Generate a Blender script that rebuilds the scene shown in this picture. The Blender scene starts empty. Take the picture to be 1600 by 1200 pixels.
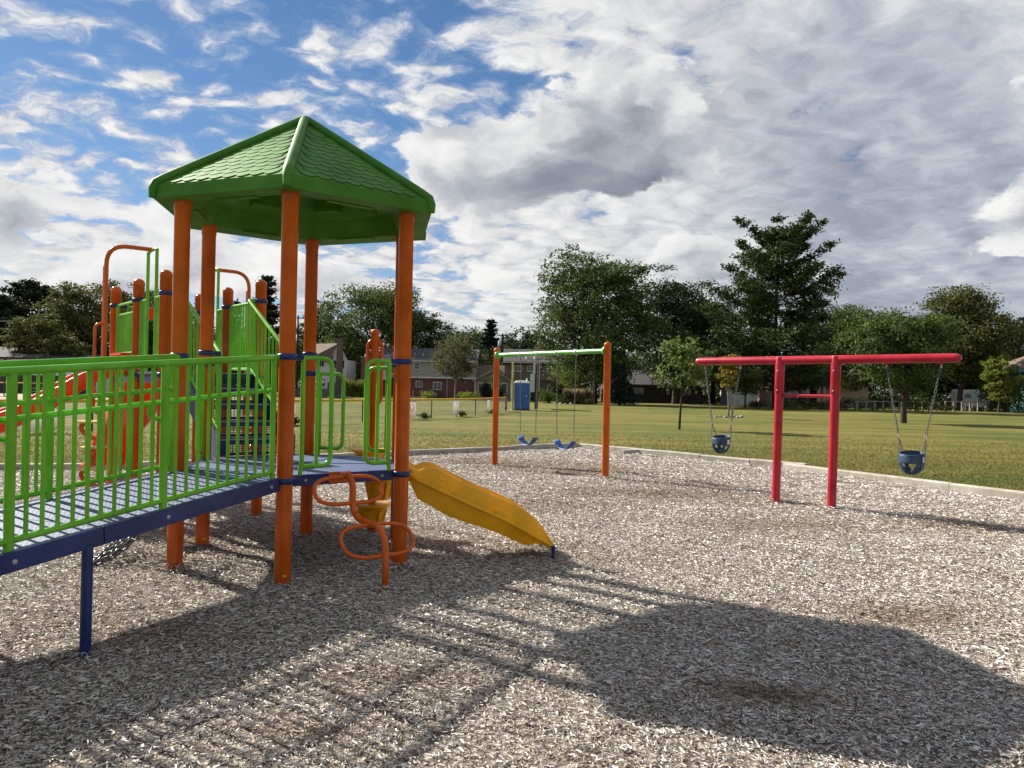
import bpy, math, random
import numpy as np
from mathutils import Vector, Matrix
from mathutils.geometry import tessellate_polygon

scene = bpy.context.scene
COL = scene.collection
PI = math.pi

# ------------------------------------------------------------------ camera
EYE = 1.587
cam_data = bpy.data.cameras.new("camera")
cam = bpy.data.objects.new("camera", cam_data)
COL.objects.link(cam)
cam_data.sensor_width = 36.0
cam_data.lens = 36.0 * 1251.6 / 1600.0
cam_data.clip_start = 0.05
cam_data.clip_end = 6000.0
cam.matrix_world = (Matrix.Translation((0, 0, EYE)) @ Matrix.Rotation(PI / 2 + 0.0056, 4, 'X')
                    @ Matrix.Rotation(0.0198, 4, 'Z'))
scene.camera = cam
scene.render.resolution_x, scene.render.resolution_y = 1024, 768

# ------------------------------------------------------------------ light
SUN_EL = math.radians(35.0)
SUN_H = Vector((-0.7934, 0.6088, 0)).normalized()          # towards the sun, on the ground
SUN_DIR = Vector((SUN_H.x * math.cos(SUN_EL), SUN_H.y * math.cos(SUN_EL), math.sin(SUN_EL)))
sun_data = bpy.data.lights.new("sun", 'SUN')
sun_data.energy = 5.0
sun_data.angle = math.radians(0.5)
sun_data.color = (1.0, 0.93, 0.82)
sun = bpy.data.objects.new("sun", sun_data)
COL.objects.link(sun)
sun.rotation_euler = SUN_DIR.to_track_quat('Z', 'Y').to_euler()
scene.view_settings.view_transform = 'Standard'
scene.view_settings.look = 'None'
scene.view_settings.exposure = 1.2
scene.view_settings.gamma = 1.0
scene.view_settings.use_curve_mapping = False
scene.cycles.max_bounces = 6
scene.cycles.diffuse_bounces = 3
scene.cycles.glossy_bounces = 3
scene.cycles.transmission_bounces = 4
scene.cycles.transparent_max_bounces = 6
scene.cycles.use_denoising = True


class NT:
    """A small helper for building shader node trees."""
    def __init__(self, tree):
        self.t = tree
        tree.nodes.clear()

    def n(self, kind, **kw):
        nd = self.t.nodes.new(kind)
        for k, v in kw.items():
            setattr(nd, k, v)
        return nd

    def link(self, a, b):
        self.t.links.new(a, b)

    def put(self, sock, v):
        if isinstance(v, bpy.types.NodeSocket):
            self.link(v, sock)
        elif v is not None:
            sock.default_value = v

    def m(self, op, a, b=None, c=None, clamp=False):
        nd = self.n('ShaderNodeMath', operation=op, use_clamp=clamp)
        self.put(nd.inputs[0], a)
        if b is not None: self.put(nd.inputs[1], b)
        if c is not None: self.put(nd.inputs[2], c)
        return nd.outputs[0]

    def vm(self, op, a, b=None):
        nd = self.n('ShaderNodeVectorMath', operation=op)
        self.put(nd.inputs[0], a)
        if b is not None: self.put(nd.inputs[1], b)
        return nd.outputs['Value'] if op in ('DOT_PRODUCT', 'LENGTH', 'DISTANCE') else nd.outputs[0]

    def sep(self, v):
        nd = self.n('ShaderNodeSeparateXYZ'); self.link(v, nd.inputs[0]); return nd.outputs

    def comb(self, x, y, z):
        nd = self.n('ShaderNodeCombineXYZ')
        for i, v in enumerate((x, y, z)): self.put(nd.inputs[i], v)
        return nd.outputs[0]

    def noise(self, vec, scale, detail=4.0, rough=0.55, dist=0.0, color=False):
        nd = self.n('ShaderNodeTexNoise')
        if vec is not None: self.link(vec, nd.inputs['Vector'])
        nd.inputs['Scale'].default_value = scale
        nd.inputs['Detail'].default_value = detail
        nd.inputs['Roughness'].default_value = rough
        nd.inputs['Distortion'].default_value = dist
        return nd.outputs[1] if color else nd.outputs[0]

    def noise2(self, *a, **k):
        o = self.noise(*a, **k)
        o.node.noise_dimensions = '2D'
        return o

    def step(self, v, lo, hi):
        nd = self.n('ShaderNodeMapRange', interpolation_type='SMOOTHSTEP')
        self.put(nd.inputs[0], v)
        self.put(nd.inputs[1], lo); self.put(nd.inputs[2], hi)
        return nd.outputs[0]

    def mix(self, f, a, b):
        nd = self.n('ShaderNodeMix', data_type='RGBA')
        self.put(nd.inputs[0], f)
        for i, v in ((6, a), (7, b)):
            if isinstance(v, tuple) and len(v) == 3: v = v + (1.0,)
            self.put(nd.inputs[i], v)
        return nd.outputs[2]

    def ramp(self, v, stops):
        nd = self.n('ShaderNodeValToRGB')
        self.link(v, nd.inputs[0])
        cr = nd.color_ramp
        while len(cr.elements) < len(stops): cr.elements.new(0.5)
        for e, (p, c) in zip(cr.elements, stops):
            e.position = p; e.color = tuple(c) + (1.0,)
        return nd.outputs[0]


# ------------------------------------------------------------------ sky
def make_world():
    w = bpy.data.worlds.new("World")
    scene.world = w
    w.use_nodes = True
    g = NT(w.node_tree)
    out = g.n('ShaderNodeOutputWorld')
    sky = g.n('ShaderNodeTexSky', sky_type='NISHITA')
    sky.sun_disc = False
    sky.sun_elevation = SUN_EL
    sky.sun_rotation = math.atan2(SUN_DIR.x, SUN_DIR.y)
    sky.altitude = 200; sky.air_density = 1.0; sky.dust_density = 0.15; sky.ozone_density = 5.0
    bg_sky = g.n('ShaderNodeBackground'); bg_sky.inputs[1].default_value = 0.05
    hs = g.n('ShaderNodeHueSaturation'); hs.inputs['Saturation'].default_value = 1.08; hs.inputs['Value'].default_value = 0.80
    g.link(sky.outputs[0], hs.inputs['Color']); g.link(hs.outputs[0], bg_sky.inputs[0])
    d = g.n('ShaderNodeTexCoord').outputs['Generated']
    x, y, z = g.sep(d)
    # azimuth measure: -1 at the left of the view, +1 at the right
    az = g.m('DIVIDE', x, g.m('ADD', g.m('ABSOLUTE', y), 0.25))
    # broken layer of small puffs, lit from the sun's side
    zc2 = g.m('ADD', g.m('MAXIMUM', z, 0.0), 0.20)
    p2 = g.comb(g.m('DIVIDE', x, zc2), g.m('DIVIDE', y, zc2), 0.0)
    rot = g.n('ShaderNodeMapping'); rot.inputs['Rotation'].default_value = (0, 0, math.radians(-32))
    rot.inputs['Scale'].default_value = (1.0, 1.2, 1.0)
    wv = g.vm('SCALE', g.vm('SUBTRACT', g.noise2(p2, 3.4, 4, 0.6, color=True), (0.5, 0.5, 0.5)))
    wv.node.inputs['Scale'].default_value = 0.20
    g.link(g.vm('ADD', p2, wv), rot.inputs[0])
    right = g.step(az, -0.15, 0.22)

    def layer(v):
        f1 = g.noise2(v, 6.0, 8, 0.66)
        f2 = g.noise2(v, 1.7, 3, 0.55)
        vo = g.n('ShaderNodeTexVoronoi', feature='SMOOTH_F1', voronoi_dimensions='2D'); vo.inputs['Scale'].default_value = 10.0
        vo.inputs['Smoothness'].default_value = 0.5
        g.link(v, vo.inputs['Vector'])
        puff = g.m('SUBTRACT', 0.75, vo.outputs['Distance'])
        t = g.m('ADD', g.m('MULTIPLY', f1, 0.95), g.m('MULTIPLY', f2, 0.62))
        return g.m('ADD', t, g.m('MULTIPLY', puff, 0.30))
    base_v = rot.outputs[0]
    l0 = layer(base_v)
    l1 = layer(g.vm('ADD', base_v, (-0.032, 0.045, 0)))
    lowz = g.step(z, 0.36, 0.04)
    cov = g.m('ADD', g.m('MULTIPLY', right, 0.34), g.m('MULTIPLY', lowz, 0.15))
    dens = g.m('ADD', l0, cov)
    mask_hi = g.step(dens, 0.75, 1.04)
    relief = g.m('MULTIPLY_ADD', g.m('SUBTRACT', l0, l1), 1.35, 0.5)
    thick = g.step(dens, 0.84, 1.10)
    c_hi = g.mix(thick, (0.42, 0.51, 0.67), g.ramp(relief, [(0.15, (0.58, 0.60, 0.64)), (0.50, (0.78, 0.785, 0.79)), (0.85, (0.93, 0.93, 0.92))]))
    shade = g.m('ADD', g.m('MULTIPLY', g.noise2(base_v, 1.5, 8, 0.6), 0.80), g.m('MULTIPLY', relief, 0.22))
    c_sheet = g.ramp(shade, [(0.36, (0.33, 0.36, 0.44)), (0.48, (0.42, 0.45, 0.53)), (0.60, (0.54, 0.57, 0.63)), (0.74, (0.74, 0.755, 0.775))])
    c_hi = g.mix(g.step(az, 0.02, 0.36), c_hi, c_sheet)
    # cumulus heaps, modelled in angle so they stand upright
    ang = g.comb(az, g.m('MULTIPLY', z, 1.55), 0.0)
    aw = g.vm('SCALE', g.vm('SUBTRACT', g.noise2(ang, 7.0, 5, 0.6, color=True), (0.5, 0.5, 0.5)))
    aw.node.inputs['Scale'].default_value = 0.10
    ang = g.vm('ADD', ang, aw)
    falls = []
    tot_f, tot_d = None, None
    for (ax, ay, rx, ry, amt, dk) in HEAPS:
        nd = g.vm('MULTIPLY', g.vm('SUBTRACT', ang, (ax, ay, 0)), (1 / rx, 1 / ry, 0))
        f = g.m('MULTIPLY', g.step(g.vm('LENGTH', nd), 1.45, 0.0), amt)
        tot_f = f if tot_f is None else g.m('ADD', tot_f, f)
        if dk > 0:
            nd = g.vm('MULTIPLY', g.vm('SUBTRACT', ang, (ax + 0.015, ay - 0.38 * ry, 0)), (1 / rx, 1 / ry, 0))
            f = g.m('MULTIPLY', g.step(g.vm('LENGTH', nd), 1.25, 0.1), dk)
            tot_d = f if tot_d is None else g.m('ADD', tot_d, f)

    def billow(v):
        n1 = g.noise2(v, 6.5, 9, 0.58)
        vo = g.n('ShaderNodeTexVoronoi', feature='SMOOTH_F1', voronoi_dimensions='2D'); vo.inputs['Scale'].default_value = 15.0
        vo.inputs['Smoothness'].default_value = 0.35
        g.link(v, vo.inputs['Vector'])
        return g.m('ADD', g.m('MULTIPLY', n1, 1.15), g.m('MULTIPLY', g.m('SUBTRACT', 0.6, vo.outputs['Distance']), 0.38))
    b0 = billow(ang)
    b1 = billow(g.vm('ADD', ang, (-0.022, 0.034, 0)))
    h0 = g.m('ADD', g.m('SUBTRACT', b0, 1.06), tot_f)
    mask_cu = g.step(h0, 0.0, 0.15)
    lit = g.m('MULTIPLY_ADD', g.m('SUBTRACT', b0, b1), 1.25, 0.76)
    lit = g.m('ADD', lit, g.m('MULTIPLY', g.step(h0, 0.26, 0.0), 0.25))
    lit = g.m('SUBTRACT', lit, tot_d)
    c_cu = g.ramp(g.m('MULTIPLY_ADD', lit, 0.62, 0.22), [(0.0, (0.20, 0.225, 0.28)), (0.30, (0.33, 0.355, 0.41)), (0.52, (0.52, 0.54, 0.585)), (0.70, (0.78, 0.785, 0.79)), (0.90, (0.94, 0.94, 0.93))])
    col = g.mix(mask_cu, c_hi, c_cu)
    mask = g.m('MAXIMUM', mask_hi, mask_cu)
    # near the horizon everything melts into pale haze
    hz = g.step(z, 0.11, 0.0)
    mask = g.m('MAXIMUM', mask, g.step(z, 0.09, -0.01))
    bg_c = g.n('ShaderNodeBackground'); bg_c.inputs[1].default_value = 0.43
    g.link(g.mix(g.m('MULTIPLY', hz, 0.5), col, (0.58, 0.63, 0.70)), bg_c.inputs[0])
    mx = g.n('ShaderNodeMixShader')
    g.link(mask, mx.inputs[0]); g.link(bg_sky.outputs[0], mx.inputs[1]); g.link(bg_c.outputs[0], mx.inputs[2])
    g.link(mx.outputs[0], out.inputs[0])


# cloud heaps: azimuth measure x/(|y|+.25), 1.55*sin(elevation), radii, amount, how dark the underside is
HEAPS = [
    (0.095, 0.51, 0.13, 0.14, 0.74, 0.40),
    (0.065, 0.405, 0.17, 0.09, 0.70, 0.50),
    (-0.08, 0.43, 0.11, 0.12, 0.46, 0.05),
    (0.53, 0.40, 0.09, 0.16, 0.74, 0.0),
    (0.50, 0.29, 0.12, 0.06, 0.46, 0.25),
    (0.22, 0.24, 0.13, 0.09, 0.58, 0.34),
    (0.09, 0.23, 0.12, 0.09, 0.50, 0.0),
    (-0.45, 0.34, 0.11, 0.08, 0.46, 0.0),
    (-0.40, 0.22, 0.15, 0.10, 0.50, 0.05),
    (-0.27, 0.18, 0.18, 0.08, 0.46, 0.0),
    (-0.30, 0.28, 0.10, 0.06, 0.40, 0.0),
    (-0.52, 0.26, 0.10, 0.07, 0.50, 0.0),
    (-0.10, 0.20, 0.18, 0.08, 0.40, 0.0),
    (-0.49, 0.15, 0.13, 0.06, 0.44, 0.10),
]
make_world()

# ------------------------------------------------------------------ materials
def new_mat(name):
    m = bpy.data.materials.new(name)
    m.use_nodes = True
    g = NT(m.node_tree)
    out = g.n('ShaderNodeOutputMaterial')
    return m, g, out


def bsdf(g, out, base, rough=0.5, spec=0.5, metal=0.0, normal=None, coat=0.0):
    b = g.n('ShaderNodeBsdfPrincipled')
    g.put(b.inputs['Base Color'], base if isinstance(base, bpy.types.NodeSocket) else tuple(base) + (1.0,))
    g.put(b.inputs['Roughness'], rough)
    b.inputs['Specular IOR Level'].default_value = spec
    b.inputs['Metallic'].default_value = metal
    if coat:
        b.inputs['Coat Weight'].default_value = coat
        b.inputs['Coat Roughness'].default_value = 0.25
    if normal is not None: g.link(normal, b.inputs['Normal'])
    if out is not None: g.link(b.outputs[0], out.inputs[0])
    return b


def bump(g, h, strength=0.3, dist=0.01):
    b = g.n('ShaderNodeBump')
    b.inputs['Strength'].default_value = strength
    b.inputs['Distance'].default_value = dist
    g.link(h, b.inputs['Height'])
    return b.outputs[0]


def pos(g):
    return g.n('ShaderNodeNewGeometry').outputs['Position']


def paint(name, col, rough=0.38, dirt=(0.16, 0.13, 0.10), dirt_amt=0.22, var=0.16, bump_s=0.12, spec=0.5):
    """Coated or moulded surface: faded patches, fine dust, scuffs and an orange-peel relief."""
    m, g, out = new_mat(name)
    P = pos(g)
    big = g.noise(P, 2.3, 4, 0.6)
    fine = g.noise(P, 38.0, 5, 0.65)
    c0 = tuple(max(0.0, c * (1 - var)) for c in col)
    c1 = tuple(min(1.0, c * (1 + var) + 0.012) for c in col)
    c = g.mix(g.step(big, 0.32, 0.70), c0, c1)
    dm = g.m('MULTIPLY', g.m('MULTIPLY', g.step(fine, 0.52, 0.75), g.step(g.noise(P, 5.1, 4, 0.6), 0.42, 0.68)), dirt_amt)
    c = g.mix(dm, c, dirt)
    sm = g.n('ShaderNodeMapping'); sm.inputs['Scale'].default_value = (60.0, 60.0, 5.0)
    sm.inputs['Rotation'].default_value = (0.5, 0.3, 0.0); g.link(P, sm.inputs[0])
    scr = g.m('MULTIPLY', g.step(g.noise(sm.outputs[0], 1.0, 3, 0.6), 0.70, 0.78), g.step(g.noise(P, 3.3, 3, 0.6), 0.50, 0.66))
    c = g.mix(g.m('MULTIPLY', scr, 0.35), c, tuple(min(1.0, v * 0.7 + 0.16) for v in col))
    r = g.m('MULTIPLY_ADD', g.noise(P, 7.0, 4, 0.6), 0.14, rough - 0.06)
    nrm = bump(g, g.noise(P, 130.0, 2, 0.5), bump_s * 0.5, 0.001)
    bsdf(g, out, c, r, spec, normal=nrm)
    return m


M = {}
M['orange'] = paint("orange_coating", (0.50, 0.086, 0.0015), 0.17, dirt_amt=0.06, var=0.16, spec=0.26)
M['orange_plastic'] = None
M['green'] = paint("green_coating", (0.135, 0.43, 0.012), 0.22, dirt_amt=0.10, spec=0.36)
M['roof_green'] = paint("green_moulded_plastic", (0.048, 0.180, 0.010), 0.55, spec=0.22, dirt_amt=0.08)
M['navy'] = paint("navy_coating", (0.005, 0.022, 0.125), 0.30, dirt_amt=0.08, spec=0.35)
M['red'] = paint("red_coating", (0.37, 0.004, 0.020), 0.30, dirt_amt=0.10, spec=0.4)
M['swing_green'] = paint("light_green_coating", (0.10, 0.42, 0.06), 0.36)
M['rubber_blue'] = paint("blue_rubber", (0.009, 0.042, 0.100), 0.5)
M['belt_blue'] = paint("blue_belt_rubber", (0.02, 0.09, 0.30), 0.5)
M['black'] = paint("black_paint", (0.016, 0.016, 0.018), 0.5)
M['steel'] = paint("galvanised_steel", (0.34, 0.34, 0.34), 0.42, spec=0.6)
M['chain'] = paint("weathered_chain_steel", (0.095, 0.092, 0.09), 0.42)
M['chain_dark'] = paint("dark_chain", (0.05, 0.05, 0.055), 0.3, spec=0.7)
M['wire'] = paint("fence_wire", (0.012, 0.014, 0.012), 0.6, spec=0.2, dirt_amt=0.05)
M['yellow_cap'] = paint("yellow_plastic_cap", (0.62, 0.38, 0.010), 0.5, dirt_amt=0.15)
M['yellow_pole'] = paint("pale_yellow_paint", (0.42, 0.37, 0.12), 0.5)
M['white'] = paint("white_paint", (0.74, 0.74, 0.72), 0.5, dirt_amt=0.3)
M['trim'] = paint("white_house_trim", (0.66, 0.66, 0.63), 0.6, dirt_amt=0.3)
M['porta_blue'] = paint("blue_moulded_plastic", (0.012, 0.10, 0.36), 0.45)
M['grey_plastic'] = paint("light_grey_plastic", (0.55, 0.55, 0.54), 0.5)
M['board_green'] = paint("pale_board_paint", (0.42, 0.46, 0.40), 0.55)
M['teal'] = paint("teal_paint", (0.05, 0.16, 0.14), 0.6)
M['flag_red'] = paint("red_cloth", (0.40, 0.03, 0.03), 0.8)


def plastic_lit(name, col, trans):
    """Moulded plastic thin enough for some sunlight to pass."""
    m, g, out = new_mat(name)
    P = pos(g)
    big = g.noise(P, 3.0, 4, 0.6)
    fine = g.noise(P, 45.0, 5, 0.65)
    c = g.mix(g.step(big, 0.3, 0.7), tuple(x * 0.95 for x in col), tuple(min(1, x * 1.05) for x in col))
    c = g.mix(g.m('MULTIPLY', g.step(fine, 0.55, 0.8), 0.03), c, (0.30, 0.22, 0.10))
    b = bsdf(g, None, c, g.m('MULTIPLY_ADD', big, 0.15, 0.24), 0.45, normal=bump(g, g.noise(P, 90.0, 2, 0.5), 0.05, 0.001))
    t = g.n('ShaderNodeBsdfTranslucent'); g.link(c, t.inputs[0])
    mx = g.n('ShaderNodeMixShader'); mx.inputs[0].default_value = trans
    g.link(b.outputs[0], mx.inputs[1]); g.link(t.outputs[0], mx.inputs[2])
    g.link(mx.outputs[0], out.inputs[0])
    return m


M['yellow'] = plastic_lit("yellow_moulded_plastic", (0.86, 0.47, 0.010), 0.20)
M['orange_plastic'] = plastic_lit("orange_moulded_plastic", (0.66, 0.075, 0.006), 0.30)
M['tan_plastic'] = paint("pale_yellow_plastic", (0.62, 0.44, 0.12), 0.45)


def deck_mat():
    m, g, out = new_mat("perforated_blue_deck")
    P = pos(g)
    rot = g.n('ShaderNodeMapping'); rot.inputs['Rotation'].default_value = (0, 0, 0.37)
    g.link(P, rot.inputs[0])
    x, y, z = g.sep(rot.outputs[0])
    def cell(v, f):
        return g.m('ABSOLUTE', g.m('SUBTRACT', g.m('FRACT', g.m('MULTIPLY', v, f)), 0.5))
    r = g.m('SQRT', g.m('ADD', g.m('POWER', cell(x, 26.0), 2.0), g.m('POWER', cell(y, 26.0), 2.0)))
    hole = g.step(r, 0.28, 0.22)
    base = g.mix(g.noise(P, 6.0, 5, 0.6), (0.045, 0.080, 0.185), (0.080, 0.12, 0.235))
    dust = g.step(g.noise(P, 20.0, 6, 0.7), 0.5, 0.75)
    base = g.mix(g.m('MULTIPLY', dust, 0.35), base, (0.24, 0.26, 0.30))
    c = g.mix(hole, base, (0.015, 0.018, 0.03))
    bsdf(g, out, c, 0.48, 0.38, normal=bump(g, g.m('SUBTRACT', 1.0, hole), 0.5, 0.004))
    return m
M['deck'] = deck_mat()


def chip_mat():
    m, g, out = new_mat("weathered_wood_chip")
    a = g.n('ShaderNodeAttribute', attribute_name="tone")
    t = a.outputs['Fac']
    w = g.n('ShaderNodeAttribute', attribute_name="brown").outputs['Fac']
    c = g.ramp(t, [(0.0, (0.035, 0.028, 0.023)), (0.20, (0.175, 0.149, 0.124)), (0.43, (0.43, 0.390, 0.340)), (0.70, (0.68, 0.640, 0.580)), (1.0, (0.84, 0.81, 0.76))])
    cb = g.ramp(t, [(0.0, (0.045, 0.026, 0.014)), (0.4, (0.17, 0.10, 0.052)), (0.8, (0.35, 0.235, 0.14)), (1.0, (0.50, 0.38, 0.26))])
    c = g.mix(w, c, cb)
    P = pos(g)
    gr = g.noise(P, 240.0, 3, 0.6)
    c = g.mix(g.m('MULTIPLY', g.step(gr, 0.40, 0.75), 0.42), c, (0.10, 0.075, 0.055))
    bsdf(g, out, c, 0.62, 0.4, normal=bump(g, gr, 0.35, 0.002))
    return m
M['chip'] = chip_mat()


def chip_ground_mat():
    m, g, out = new_mat("wood_chip_bed")
    P = pos(g)
    v = g.n('ShaderNodeTexVoronoi'); v.inputs['Scale'].default_value = 30.0
    g.link(P, v.inputs['Vector'])
    c = g.ramp(g.sep(v.outputs['Color'])[0], [(0.0, (0.07, 0.052, 0.038)), (0.5, (0.21, 0.17, 0.13)), (1.0, (0.42, 0.37, 0.30))])
    c = g.mix(g.m('MULTIPLY', g.step(v.outputs['Distance'], 0.3, 0.8), 0.6), c, (0.05, 0.04, 0.03))
    bsdf(g, out, c, 0.9, 0.2, normal=bump(g, v.outputs['Distance'], 0.8, 0.02))
    return m
M['chip_bed'] = chip_ground_mat()


def lawn_colour(g, P):
    st = g.n('ShaderNodeMapping'); st.inputs['Rotation'].default_value = (0, 0, math.radians(6))
    st.inputs['Scale'].default_value = (0.10, 1.0, 1.0)
    g.link(P, st.inputs[0])
    a = g.noise(P, 0.11, 5, 0.6)
    b = g.noise(st.outputs[0], 0.55, 5, 0.6, 0.3)
    d = g.noise(P, 1.7, 6, 0.65)
    dry = g.m('ADD', g.m('MULTIPLY', g.step(a, 0.35, 0.65), 0.40), g.m('MULTIPLY', g.step(b, 0.36, 0.64), 0.46))
    dry = g.m('ADD', dry, g.m('MULTIPLY', g.m('SUBTRACT', d, 0.5), 0.8), clamp=True)
    return g.ramp(dry, [(0.0, (0.062, 0.084, 0.014)), (0.40, (0.115, 0.116, 0.023)), (0.8, (0.180, 0.150, 0.038)), (1.0, (0.235, 0.188, 0.060))])


def lawn_mat():
    m, g, out = new_mat("mown_lawn")
    P = pos(g)
    c = lawn_colour(g, P)
    f = g.noise(P, 24.0, 6, 0.7)
    f2 = g.noise(P, 5.0, 6, 0.7)
    c = g.mix(g.m('MULTIPLY', g.step(f, 0.42, 0.72), 0.45), c, (0.045, 0.060, 0.014))
    c = g.mix(g.m('MULTIPLY', g.step(f2, 0.50, 0.74), 0.30), c, (0.05, 0.072, 0.016))
    bsdf(g, out, c, 0.85, 0.15, normal=bump(g, f, 0.9, 0.05))
    return m
M['lawn'] = lawn_mat()


def blade_mat():
    m, g, out = new_mat("grass_blade")
    P = pos(g)
    c = lawn_colour(g, P)
    t = g.n('ShaderNodeAttribute', attribute_name="tone").outputs['Fac']
    c = g.mix(g.m('MULTIPLY_ADD', t, 0.40, 0.22), c, (0.30, 0.245, 0.088))
    b = bsdf(g, None, c, 0.6, 0.25)
    tr = g.n('ShaderNodeBsdfTranslucent'); g.link(c, tr.inputs[0])
    mx = g.n('ShaderNodeMixShader'); mx.inputs[0].default_value = 0.35
    g.link(b.outputs[0], mx.inputs[1]); g.link(tr.outputs[0], mx.inputs[2]); g.link(mx.outputs[0], out.inputs[0])
    return m
M['blade'] = blade_mat()


def leaf_mat(name, lo, hi, trans=0.30, accent=None, rough=0.62):
    m, g, out = new_mat(name)
    t = g.n('ShaderNodeAttribute', attribute_name="tone").outputs['Fac']
    c = g.mix(t, lo, hi)
    if accent is not None:
        c = g.mix(g.step(t, 0.90, 0.99), c, accent)
    b = bsdf(g, None, c, rough, 0.14)
    tr = g.n('ShaderNodeBsdfTranslucent'); g.link(c, tr.inputs[0])
    mx = g.n('ShaderNodeMixShader'); mx.inputs[0].default_value = trans
    g.link(b.outputs[0], mx.inputs[1]); g.link(tr.outputs[0], mx.inputs[2]); g.link(mx.outputs[0], out.inputs[0])
    return m


LEAF = {
    'mid': leaf_mat("mid_green_leaf", (0.0319, 0.0580, 0.0130), (0.1232, 0.1711, 0.0435)),
    'dark': leaf_mat("dark_green_leaf", (0.0162, 0.0297, 0.0095), (0.0567, 0.0810, 0.0243), 0.2),
    'olive': leaf_mat("olive_leaf", (0.0405, 0.0540, 0.0135), (0.1485, 0.1593, 0.0459)),
    'pale': leaf_mat("pale_olive_leaf", (0.050, 0.056, 0.018), (0.19, 0.18, 0.075), 0.35),
    'bright': leaf_mat("fresh_green_leaf", (0.055, 0.092, 0.018), (0.20, 0.255, 0.075), 0.38),
    'yellow': leaf_mat("yellowing_leaf", (0.12, 0.13, 0.02), (0.36, 0.27, 0.05), 0.38, accent=(0.45, 0.17, 0.06)),
    'needle': leaf_mat("pine_needle", (0.0196, 0.0364, 0.0140), (0.0980, 0.1190, 0.0308), 0.18),
    'needle_dark': leaf_mat("dark_pine_needle", (0.0130, 0.0234, 0.0130), (0.0442, 0.0598, 0.0260), 0.15),
    'spruce': leaf_mat("blue_green_needle", (0.012, 0.024, 0.016), (0.042, 0.062, 0.040), 0.12),
    'straw': leaf_mat("straw_grass", (0.16, 0.12, 0.06), (0.42, 0.33, 0.19), 0.3),
    'lime': leaf_mat("yellow_green_leaf", (0.09, 0.12, 0.015), (0.26, 0.29, 0.05), 0.4),
}


def bark_mat(name, lo, hi):
    m, g, out = new_mat(name)
    P = pos(g)
    mp = g.n('ShaderNodeMapping'); mp.inputs['Scale'].default_value = (1, 1, 0.25); g.link(P, mp.inputs[0])
    v = g.noise(mp.outputs[0], 14.0, 6, 0.7)
    bsdf(g, out, g.mix(g.step(v, 0.3, 0.7), lo, hi), 0.9, 0.15, normal=bump(g, v, 0.8, 0.03))
    return m
M['bark'] = bark_mat("rough_bark", (0.025, 0.020, 0.016), (0.085, 0.070, 0.055))
M['bark_pale'] = bark_mat("pale_bark", (0.10, 0.09, 0.075), (0.32, 0.29, 0.25))
M['timber'] = bark_mat("weathered_timber", (0.13, 0.115, 0.10), (0.30, 0.27, 0.235))
M['fence_wood'] = bark_mat("grey_fence_timber", (0.060, 0.060, 0.068), (0.13, 0.13, 0.14))
M['dark_wood'] = bark_mat("dark_stained_timber", (0.022, 0.020, 0.020), (0.055, 0.050, 0.050))


def concrete_mat():
    m, g, out = new_mat("pale_kerb_concrete")
    P = pos(g)
    a = g.noise(P, 3.0, 5, 0.65); f = g.noise(P, 60.0, 5, 0.7)
    c = g.mix(g.step(a, 0.3, 0.7), (0.27, 0.245, 0.205), (0.41, 0.385, 0.335))
    c = g.mix(g.m('MULTIPLY', g.step(f, 0.5, 0.75), 0.4), c, (0.14, 0.12, 0.10))
    bsdf(g, out, c, 0.85, 0.25, normal=bump(g, f, 0.5, 0.006))
    return m
M['concrete'] = concrete_mat()


def wall_mat(name, col, siding=0.0, brick=False, mortar=(0.25, 0.23, 0.21)):
    m, g, out = new_mat(name)
    P = pos(g)
    x, y, z = g.sep(P)
    f = g.noise(P, 2.0, 5, 0.65)
    c = g.mix(f, tuple(v * 0.8 for v in col), tuple(min(1, v * 1.15) for v in col))
    nrm = None
    if brick:
        b = g.n('ShaderNodeTexBrick')
        g.link(g.comb(g.m('ADD', x, y), z, 0.0), b.inputs['Vector'])
        b.inputs['Scale'].default_value = 1.0
        b.inputs['Brick Width'].default_value = 0.24; b.inputs['Row Height'].default_value = 0.085
        b.inputs['Mortar Size'].default_value = 0.010
        b.inputs['Color1'].default_value = tuple(v * 0.75 for v in col) + (1,)
        b.inputs['Color2'].default_value = tuple(v * 1.3 for v in col) + (1,)
        b.inputs['Mortar'].default_value = tuple(mortar) + (1,)
        c = b.outputs[0]
    elif siding > 0:
        fr = g.m('FRACT', g.m('DIVIDE', z, siding))
        lap = g.step(fr, 0.0, 0.18)
        c = g.mix(lap, tuple(v * 0.55 for v in col), c)
        nrm = bump(g, fr, 0.6, 0.02)
    bsdf(g, out, c, 0.8, 0.25, normal=nrm)
    return m


def roof_mat(name, col):
    m, g, out = new_mat(name)
    P = pos(g)
    f = g.noise(P, 9.0, 5, 0.7)
    b = g.n('ShaderNodeTexBrick')
    x, y, z = g.sep(P)
    g.link(g.comb(g.m('ADD', x, g.m('MULTIPLY', y, 0.3)), g.m('MULTIPLY', z, 2.2), 0.0), b.inputs['Vector'])
    b.inputs['Scale'].default_value = 1.0
    b.inputs['Brick Width'].default_value = 0.9; b.inputs['Row Height'].default_value = 0.3
    b.inputs['Mortar Size'].default_value = 0.02
    b.inputs['Color1'].default_value = tuple(v * 0.8 for v in col) + (1,)
    b.inputs['Color2'].default_value = tuple(v * 1.2 for v in col) + (1,)
    b.inputs['Mortar'].default_value = tuple(v * 0.5 for v in col) + (1,)
    c = g.mix(g.m('MULTIPLY', g.step(f, 0.4, 0.7), 0.4), b.outputs[0], tuple(v * 1.35 for v in col))
    bsdf(g, out, c, 0.9, 0.2)
    return m


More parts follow.
